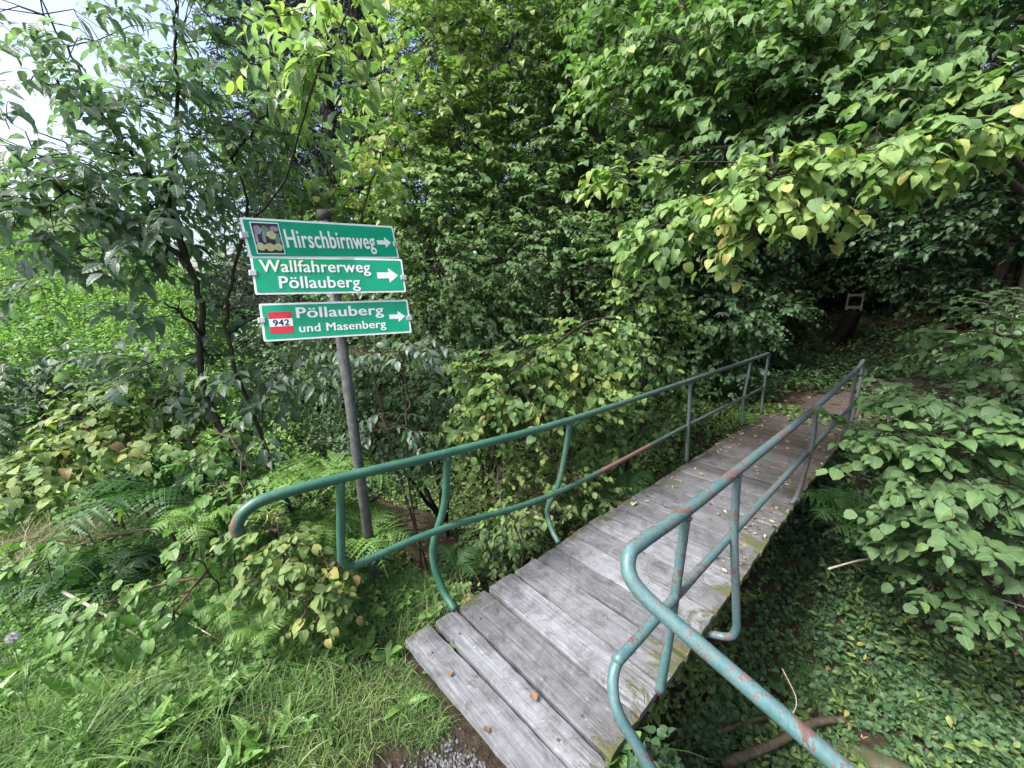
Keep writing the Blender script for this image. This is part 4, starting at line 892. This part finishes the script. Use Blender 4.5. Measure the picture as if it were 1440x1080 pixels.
rosettes([(p_[0]+int(dx_), p_[1]+int(dy_), p_[2], p_[3]*.80*(1 if dx_==0 else .8), p_[4]*.9, p_[5]+(.12 if dx_ else 0)) for p_ in [(30,960,8,.22,.9,.5),(110,1000,8,.24,1.0,.5),(60,1060,7,.20,1.1,.45),(190,960,7,.22,1.0,.5),(210,1050,8,.22,.9,.6),(290,1000,7,.17,.9,.55),(150,920,6,.18,1.0,.45),(270,920,6,.16,1.1,.5),(350,960,6,.16,.9,.45),(90,900,6,.17,1.0,.4),(360,1050,6,.15,.9,.5),(-20,1010,7,.25,1.0,.5),(20,900,6,.18,1.0,.35),(330,1090,6,.15,.9,.5),(130,1110,7,.18,1.0,.55),(440,940,5,.12,1.2,.4),(20,1120,6,.18,1.0,.5)] for dx_, dy_ in ((0,0),(44,-28),(-30,30))],
  'dock_plant', 'dock plant', 'dock plants in the grass at the lower left', ['broad-leaved dock plant standing in the grass at the lower left'], el=(.45, 1.25))
rosettes([(570,995,8,.11,.8,.6)], 'dandelion', 'dandelion', None, ['pale dandelion rosette in the grass left of the first planks'], el=(.15, .8))
rosettes([(810,1075,7,.11,.9,.45),(850,1085,6,.11,.9,.45),(870,1060,6,.11,1.1,.5)], 'dandelion', 'dandelion', 'dandelion rosettes at the bridge end', ['leafy dandelion rosette below the yellow flower at the near end of the planks'], el=(.3, 1.1))
rosettes([(520,915,5,.10,1.3,.85),(590,905,5,.10,1.3,.8),(545,925,5,.09,1.4,.6),(620,925,4,.08,1.5,.6),(480,905,5,.11,1.2,.5),(610,945,4,.07,1.5,.7)], 'leafy_weed', 'weed', 'leafy weeds at the deck corner', ['low yellow-green weed by the left corner of the first planks'], el=(.3, 1.2))
# dandelion flower
fb = hit(826, 1085); ft = at(822, 1050, 1.62)
fl = empty('yellow_flower', fb, 'single small yellow flower at the near end of the planks', 'flower')
a = Acc(); tube(a, smooth_path([fb, (fb+ft)/2+[.01,0,0], ft], 5), .002, 5); a.obj('stem', M['grass'], fl)
M['yellow'] = plain('yellow_petal', (.85,.62,.02), .6, .1); M['white_petal'] = plain('white_petal', (.75,.72,.74), .7, .15)
a = Acc(); n = 40; an = rng.uniform(0, 6.28, n); el = rng.uniform(.1, 1.3, n); dd = np.stack([np.cos(an)*np.cos(el), np.sin(an)*np.cos(el), np.sin(el)], -1)
leaves(a, 'oval', np.repeat(ft[None], n, 0), dd, UP+dd*[-1,-1,0], .012, .5, .5); a.obj('petals', M['yellow'], fl)
fb = hit(30, 940); ft = at(18, 897, 1.95)
fl = empty('clover_flower', fb, 'round whitish clover head at the left edge', 'flower')
a = Acc(); tube(a, smooth_path([fb, (fb+ft)/2+[.01,0,0], ft], 5), .002, 5); a.obj('stem', M['grass'], fl)
a = Acc(); n = 150; dd = nrmz(rng.normal(0, 1, (n, 3))); leaves(a, 'oval', ft+dd*.006, dd, np.cross(dd, UP)+.01, .022, .5, .5); a.obj('petals', M['white_petal'], fl)
# ================================================================== GRASS, STRAW, GROUND COVER, LITTER (stuff)
def blades(acc, B, hgt, wid, lean, tint, seg=4):
    n = len(B); an = rng.uniform(0, 6.28, n); d_ = np.stack([np.cos(an), np.sin(an), np.zeros(n)], -1); fc = rng.uniform(0, 6.28, n); s = np.stack([np.cos(fc), np.sin(fc), np.zeros(n)], -1)
    t = np.linspace(0, 1, seg+1); V = []
    c0 = rng.uniform(.6, 1.0, n)
    for k, tt in enumerate(t):
        c = B+d_*(lean*hgt*tt**1.8)[:, None]+UP*(hgt*(tt*c0-.55*lean*c0*tt**2.6))[:, None]; w = wid*(1-tt**1.5)*.5
        if k < seg: V += [c-s*w[:, None], c+s*w[:, None]]
        else: V += [c]
    V = np.stack(V, 1); m = 2*seg+1; L = []; SZ = []
    for k in range(seg-1): L += [2*k, 2*k+1, 2*k+3, 2*k+2]; SZ.append(4)
    L += [2*seg-2, 2*seg-1, 2*seg]; SZ.append(3)
    acc.add(V.reshape(-1, 3), (np.arange(n)[:, None]*m+np.array(L)[None]).ravel(), np.tile(SZ, n), np.repeat(tint, m))
def scatter(n, x0, x1, y0, y1, f=None):
    x = rng.uniform(x0, x1, n); y_ = rng.uniform(y0, y1, n)
    if f is not None: k = f(x, y_); x, y_ = x[k], y_[k]
    return np.stack([x, y_, gz(x, y_)], -1)
def not_deck(x, y_): return ~((x > -1.73) & (x < -.60) & (y_ > .74+.0*x) & (y_ < 7.6))
ga = Acc()
def near_ok(x, y_): return not_deck(x, y_) & (y_ < 1.25-.6*sstep(-1.9, -2.8, x)) & ~((np.hypot((x+1.02)/.30, (y_-.46)/.16) < 1)) & ~((x > -1.2) & (x < -.4) & (y_ < .75) & (y_ > .2))
B = scatter(150000, -3.6, .4, -1.2, 1.25, near_ok); dens_ = rng.random(len(B)) < .32+.6*vnoise(B[:, 0], B[:, 1], 4.5)+.55*sstep(-2.0, -1.5, B[:, 0]); B = B[dens_]; n = len(B)
shortg = sstep(-2.1, -1.6, B[:, 0])*.55
hh = (rng.uniform(.04, .21, n)*(1-shortg)+rng.random(n)**6*.16*(1-shortg))
tn_ = np.clip(.45+.2*vnoise(B[:, 0], B[:, 1], 3, 2)+rng.normal(0, .16, n)+shortg*.3, 0, 1)
blades(ga, B, hh, rng.uniform(.0020, .0048, n)*(1+.6*(hh > .10)), rng.uniform(.2, 1.4, n), tn_)
B = scatter(34000, -7, -3.2, -3.5, .6); n = len(B); blades(ga, B, rng.uniform(.06, .22, n), rng.uniform(.003, .006, n), rng.uniform(.3, 1.2, n), np.clip(rng.normal(.45, .18, n), 0, 1))
tag(ga.obj('grass', M['grass']), 'mixed short grass on the near bank beside the planks', 'grass', kind='stuff')
# long arching grass tufts
def tuft(px, py, n, h_, tint, lab, spread=.05, mat='grass', grp='long grass tufts', wid=(.003, .006), d=None):
    b = hit(px, py) if d is None else at(px, py, d); a_ = Acc(); B_ = b+rng.normal(0, spread, (n, 3))*[1, 1, 0]
    blades(a_, B_, h_*rng.uniform(.6, 1.25, n), rng.uniform(*wid, n), rng.uniform(.3, 1.4, n), np.clip(tint+rng.normal(0, .13, n), 0, 1), 6)
    tag(a_.obj('grass_tuft', M[mat]), lab, 'grass tuft', grp)
tuft(500, 895, 160, .26, .5, 'bluish arching grass tuft in front of the sign post foot', .08)
tuft(560, 890, 110, .20, .5, 'grass tuft between sign post and first plank', .07)
tuft(430, 915, 120, .24, .45, 'grass tuft below the yellowing bramble', .09)
tuft(1130, 975, 170, .42, .3, 'long dark grass tuft hanging over the creek right of the bridge', .10)
tuft(1220, 960, 90, .35, .35, 'grass tuft on the creek bank behind the long dark one', .10)
tuft(60, 1020, 70, .34, .6, 'long grass blades among the dock plants at the lower left', .12)
tuft(230, 990, 60, .28, .65, 'pale grass blades arching over the dock plants', .12)
tuft(300, 940, 90, .22, .55, 'grass tuft in front of the small ferns', .10)
for k_, (px_, py_, n_, h__, ti_) in enumerate([(60,950,70,.30,.5),(130,1060,80,.34,.55),(200,920,60,.26,.4),(260,1050,80,.30,.6),(330,1010,80,.24,.5),(390,960,80,.20,.6),(170,1000,50,.32,.85),(10,1090,70,.34,.5),(410,1040,70,.18,.65),(340,930,60,.22,.9),(90,870,60,.26,.45),(450,980,60,.16,.6)]):
    tuft(px_, py_, n_, h__, ti_, 'loose tuft of long grass among the broad leaves at the lower left', .09, 'grass', 'loose long grass tufts at the lower left', (.003, .009))
tuft(650, 860, 60, .22, .95, 'dry thin grass stalks beside the first railing post', .08)
tuft(590, 870, 50, .22, .9, 'dry grass stalks between post and deck', .08)
tuft(40, 790, 420, .42, .5, 'heap of dry straw-coloured grass at the left edge', .26, 'straw', 'dry straw heaps', (.003, .006))
tuft(110, 760, 200, .36, .5, 'smaller heap of dry straw right of the big straw heap', .20, 'straw', 'dry straw heaps', (.003, .006))
tuft(270, 930, 60, .16, .4, 'thin dry stalks lying in front of the ferns', .16, 'straw', 'dry straw heaps', (.002, .004))
# low leafy cover on banks
def cover(name, label, B, L, nl, size, tint, mat, tp='round', yel=.03, el=1.0, tj=.14):
    a_, t_ = Acc(), Acc(); n = len(B); D = UP*el+rng.normal(0, .5, (n, 3)); D[:, 2] = np.abs(D[:, 2])
    sprays(a_, None, B-UP*.01, D, L*rng.uniform(.4, 1.3, n), nl, size, tint, tp, .25, .5, .002, .4, tj, yel, .15)
    return tag(a_.obj(name, M[mat]), label, 'ground cover', kind='stuff')
def bank(x, y_): return (not_deck(x, y_) | (y_ > 2.6)) & (((y_ > 2.75) | (y_ < 2.0)))
B = scatter(21000, -.9, 4.5, .95, 7.8, lambda x, y_: bank(x, y_) & (rng.random(len(x)) < .75+.4*vnoise(x, y_, 1.4)) & ~((y_ < 2.2) & (rng.random(len(x)) < .6)) & ~(np.hypot((x-.45)/.36, (y_-3.55)/.22) < 1))
cover('ivy_cover', 'dense dark leafy ground cover on the banks right of the bridge', B, .20, 8, .050, .22+.26*vnoise(B[:, 0], B[:, 1], 1.1, 3), 'ivy')
B = scatter(3000, -.4, 4.5, 2.8, 7.5, lambda x, y_: rng.random(len(x)) < .5+.6*vnoise(x, y_, 1.9, 6))
cover('undergrowth_plants', 'mixed taller herbs standing in the ground cover right of the bridge', B, .42, 9, .062, .42+.25*vnoise(B[:, 0], B[:, 1], 1.5, 7), 'bramble', 'oval', .03, 1.5, .18)
ug = Acc(); B = scatter(9000, -.9, 4, 1.3, 5.5, lambda x, y_: rng.random(len(x)) < .2+.8*vnoise(x, y_, 1.3, 9)); n = len(B)
blades(ug, B, rng.uniform(.12, .42, n), rng.uniform(.002, .006, n), rng.uniform(.4, 1.4, n), np.clip(rng.normal(.35, .25, n), 0, 1))
tag(ug.obj('bank_grass', M['grass']), 'sparse dark grass in the ditch right of the bridge', 'grass', kind='stuff')
B = scatter(13000, -7.5, -.9, 1.1, 8.0, lambda x, y_: bank(x, y_) & (rng.random(len(x)) < .8+.3*vnoise(x, y_, 1.2)) & ~(np.hypot((x+4.9)/1.3, (y_-2.5)/.55) < 1) & ~((y_ < 2.6) & (x > -3.4) & (rng.random(len(x)) < .75)))
cover('bank_cover', 'mixed small-leaved growth on the creek banks left of the bridge', B, .22, 8, .048, .42+.2*vnoise(B[:, 0], B[:, 1], 1.3, 4), 'bramble', yel=.04)
B = scatter(12000, -4.8, -1.3, -1.2, 1.5, lambda x, y_: (rng.random(len(x)) < (.60-.32*sstep(.1, -.3, y_)*sstep(-3.6, -3.0, x))*sstep(-1.8, -2.4, x)+.07) & not_deck(x, y_) & ~((x > -1.75) & (y_ > .3)))
cover('weed_cover', 'low mixed weeds woven through the near bank grass', B, .15, 6, .040, .40+.25*vnoise(B[:, 0], B[:, 1], 1.7, 5), 'dock', yel=.04)
B = scatter(24000, -14, 10, 7.3, 24, lambda x, y_: (rng.random(len(x)) < .85+.2*vnoise(x, y_, 1.0)) & ~((np.abs(x+1.1-.12*(y_-7.5)**1.2*0) < .75) & (y_ < 9.5)) & ~((np.abs(y_-11.2-.45*x) < .55) & (x > -.8)))
cover('forest_floor_ivy', 'dark ivy carpet on the shaded forest floor', B, .28, 6, .10, .4, 'ivy', 'simple', .0)
# meadow on the left
B = scatter(15000, -24, -5.4, -10, 2.0); n = len(B)
cover('meadow_plants', 'bright tall meadow herbs on the sunny bank far left', B, .62, 12, .085, .5+.22*vnoise(B[:, 0], B[:, 1], .7, 2), 'nettle', 'simple', .05, 1.6)
ma = Acc(); B = scatter(30000, -26, -5.2, -11, 2); n = len(B); blades(ma, B, rng.uniform(.3, .8, n), rng.uniform(.006, .012, n), rng.uniform(.3, 1.1, n), np.clip(rng.normal(.6, .18, n), 0, 1))
tag(ma.obj('meadow_grass', M['grass']), 'tall pale meadow grass on the bank far left', 'grass', kind='stuff')
B = scatter(26000, -30, -6.5, 1.6, 12)
cover('wood_edge_cover', 'leafy growth along the wood edge across the creek', B, .5, 9, .075, .35, 'ivy', 'simple', .03, 1.4)
# forest litter
lt = Acc(); n = 2600
B = np.vstack([scatter(1700, -2.4, 3.5, 7.3, 13), scatter(2200, -5, 3.5, 1.0, 6.5, not_deck)]); n = len(B); dd = rng.normal(0, 1, (n, 3))*[1, 1, .12]
leaves(lt, 'oval', B+UP*.015, dd, UP+rng.normal(0, .25, (n, 3)), rng.uniform(.03, .075, n), rng.uniform(0, .75, n), 1.2, .2)
tag(lt.obj('leaf_litter', M['litter']), 'brown fallen leaves scattered on path and banks', 'leaf litter', kind='stuff')
ld = Acc(); n = 420; x = np.concatenate([rng.uniform(-1.68, -.64, 250), rng.normal(-.72, .06, 90), rng.normal(-1.6, .06, 80)]); y_ = np.concatenate([7.6-rng.random(250)**1.3*4.5, rng.uniform(2.6, 7.5, 90), rng.uniform(4.8, 7.5, 80)])
x = np.clip(x, -1.69, -.63); dd = rng.normal(0, 1, (n, 3))*[1, 1, .08]
leaves(ld, 'oval', np.stack([x, y_, np.full(n, .010)], -1), dd, UP+rng.normal(0, .15, (n, 3)), rng.uniform(.012, .045, n), rng.uniform(.15, 1, n), 1.2, .15)
tag(ld.obj('deck_litter', M['litter']), 'small dry leaf scraps strewn over the far planks', 'leaf litter', kind='stuff')
for px, py, s_, ti, lab in [(680,1023,.034,.28,'rust brown fallen leaf at the grass edge of the first plank'),(629,902,.028,.25,'small reddish leaf lying at the left end of the second plank joint'),(754,987,.045,.42,'curled pale brown leaf in the middle of the near planks'),(632,952,.03,.4,'orange-brown leaf at the ragged edge of the first plank'),(668,912,.012,1,'tiny white leaf scrap on a near plank joint'),
    (890,712,.075,.8,'yellow-green fallen leaf on the left edge of the deck'),(1010,785,.05,.35,'reddish leaf lying right of the teal railing post'),(1035,755,.055,.6,'tan leaf on the deck near the right railing'),(1046,740,.05,.65,'light brown leaf behind the right railing'),(985,668,.05,.6,'dry leaf in mid-deck behind the railing')]:
    r = wray(px, py); t = (.008-H)/r[2]; p = np.array([0, 0, H])+r*t; a = Acc(); b = rng.normal(0, 1, 3)*[1, 1, 0]
    leaves(a, 'oval', (p+UP*.004)[None], b[None], (UP+rng.normal(0, .2, 3))[None], s_, ti, 1.3, -.25); tag(a.obj('fallen_leaf', M['litter']), lab, 'leaf', 'fallen leaves on the deck')
# gravel by the first plank
def rock(acc, c, s, tint, seed, sub=1):
    r_ = np.random.default_rng(seed); n1, n2 = (4, 6) if sub == 1 else (12, 18); V = [(0, 0, 1)]
    for i_ in range(1, n1):
        for j_ in range(n2): a1 = math.pi*i_/n1; a2 = 6.283*j_/n2; V.append((math.sin(a1)*math.cos(a2), math.sin(a1)*math.sin(a2), math.cos(a1)))
    V.append((0, 0, -1)); V = np.array(V)
    f = 1+(.18*np.sin(V[:, 0]*3+seed)+.14*np.sin(V[:, 1]*4+seed*2)+.1*np.sin(V[:, 2]*5+V[:, 0]*4+seed)) + (r_.normal(0, .08, len(V)) if sub == 1 else r_.normal(0, .012, len(V)))
    V = V*f[:, None]*s+c; L = []; SZ = []
    for j_ in range(n2): L += [0, 1+j_, 1+(j_+1) % n2]; SZ.append(3)
    for i_ in range(n1-2):
        for j_ in range(n2): a1 = 1+i_*n2; L += [a1+j_, a1+n2+j_, a1+n2+(j_+1) % n2, a1+(j_+1) % n2]; SZ.append(4)
    a1 = 1+(n1-2)*n2; e_ = len(V)-1
    for j_ in range(n2): L += [a1+j_, e_, a1+(j_+1) % n2]; SZ.append(3)
    acc.add(V, L, SZ, tint)
gv = Acc()
for k in range(2300):
    x, y_ = rng.normal(-.95, .12), rng.normal(.63, .07)
    if k > 1700: x, y_ = rng.uniform(-1.2, -.45), rng.uniform(.35, .95)
    if y_ > .76 and x > -1.7 : continue
    s_ = rng.uniform(.003, .009); rock(gv, (x, y_, float(gz(x, y_))+.003), np.array([s_, s_*rng.uniform(.6, 1), s_*.6]), rng.random(), k)
tag(gv.obj('gravel', M['pebble'], smooth=False), 'grey gravel beside the first plank', 'gravel', kind='stuff')
# stones, logs and sticks in the creek
a = Acc(); rock(a, G(.42, 3.55)+[0,0,-.10], np.array([.42, .28, .20]), .5, 3, 2); tag(a.obj('mossy_stone', M['stone']), 'large rounded mossy stone at the bottom right by the creek', 'stone')
for k, (x, y_, s_, lab) in enumerate([(-.25,2.55,.16,'dark stone in the creek right of the bridge'),(.1,3.1,.13,'stone behind the creek log'),(-2.6,2.7,.16,'stone in the creek left of the bridge'),(-3.6,3.1,.14,'stone further up the creek on the left'),(.9,2.9,.15,'stone at the water edge lower right')]):
    a = Acc(); rock(a, G(x, y_)+[0,0,.02], np.array([s_, s_*.8, s_*.5]), .5, 20+k, 2); tag(a.obj('creek_stone', M['stone']), lab, 'stone', 'stones in the creek')
for pts, r0, r1, mt, nm, lab in [
    ([at(1015,1075,2.9), at(1090,1045,3.0), at(1150,1015,3.15), at(1225,1012,3.3)], .034, .024, 'log', 'fallen_log', 'mossy pale log lying across the creek behind the right rail'),
    ([at(1010,1030,3.2), at(1070,1010,3.3), at(1130,1000,3.4)], .02, .015, 'log', 'fallen_branch', 'thin branch lying in the creek behind the log'),
    ([at(88,832,2.35), at(140,860,2.2), at(192,893,2.05)], .009, .005, 'deadwood', 'fallen_branch', 'bare pale stick slanting over the weeds on the left bank'),
    ([at(205,842,2.3), at(255,870,2.25), at(330,912,2.1)], .004, .003, 'deadwood', 'fallen_branch', 'thin dry stick in front of the large dark fern'),
    ([at(1165,800,3.3), at(1200,790,3.4), at(1225,785,3.5)], .009, .006, 'deadwood', 'fallen_branch', 'short brown stick in the ground cover right of the bridge'),
    ([at(1360,825,2.8), at(1400,840,2.75), at(1445,855,2.7)], .008, .005, 'deadwood', 'fallen_branch', 'pale stick under the hazel at the right edge'),
    ([at(1100,940,2.9), at(1120,985,2.8), at(1108,1015,2.8)], .004, .003, 'deadwood', 'fallen_branch', 'thin upright twig by the creek right of the bridge')]:
    a = Acc(); tube(a, smooth_path(pts, 6), np.linspace(r0, r1, (len(pts)-1)*6+1), 10); tag(a.obj(nm, M[mt]), lab, 'log' if nm == 'fallen_log' else 'branch', None if nm == 'fallen_log' else 'fallen sticks and branches')
# ================================================================== CAMERA, LIGHT
cam = bpy.data.cameras.new('camera'); cam.sensor_width = 36; cam.lens = 36*F/1440; cam.clip_start = .02; cam.clip_end = 500
co = bpy.data.objects.new('camera', cam); COL.objects.link(co); co.location = (0, 0, H); co.rotation_euler = (R(90)-PITCH, 0, HEAD); S.camera = co
w = bpy.data.worlds.new('World'); S.world = w; w.use_nodes = True; t = w.node_tree; bg = t.nodes['Background']
SUN_EL, SUN_AZ = R(52), R(196)          # azimuth clockwise from +Y: high, behind and left of the viewer
sky = t.nodes.new('ShaderNodeTexSky'); sky.sky_type = 'NISHITA'; sky.sun_disc = False; sky.sun_elevation = SUN_EL; sky.sun_rotation = SUN_AZ
sky.air_density = 1.0; sky.dust_density = 5.0; sky.ozone_density = 1.0
t.links.new(sky.outputs[0], bg.inputs[0]); bg.inputs[1].default_value = .15
su = bpy.data.lights.new('sun', 'SUN'); su.energy = 2.6; su.angle = R(14); su.color = (1.0, .985, .955)
so = bpy.data.objects.new('sun', su); COL.objects.link(so)
dirv = Vector((math.sin(SUN_AZ)*math.cos(SUN_EL), math.cos(SUN_AZ)*math.cos(SUN_EL), math.sin(SUN_EL)))
so.rotation_euler = dirv.to_track_quat('Z', 'Y').to_euler()
S.view_settings.view_transform = 'Standard'; S.view_settings.look = 'None'; S.view_settings.exposure = 1.4; S.view_settings.gamma = 1
S.render.engine = 'CYCLES'
S.cycles.max_bounces = 4; S.cycles.diffuse_bounces = 3; S.cycles.glossy_bounces = 1; S.cycles.transmission_bounces = 2; S.cycles.transparent_max_bounces = 4
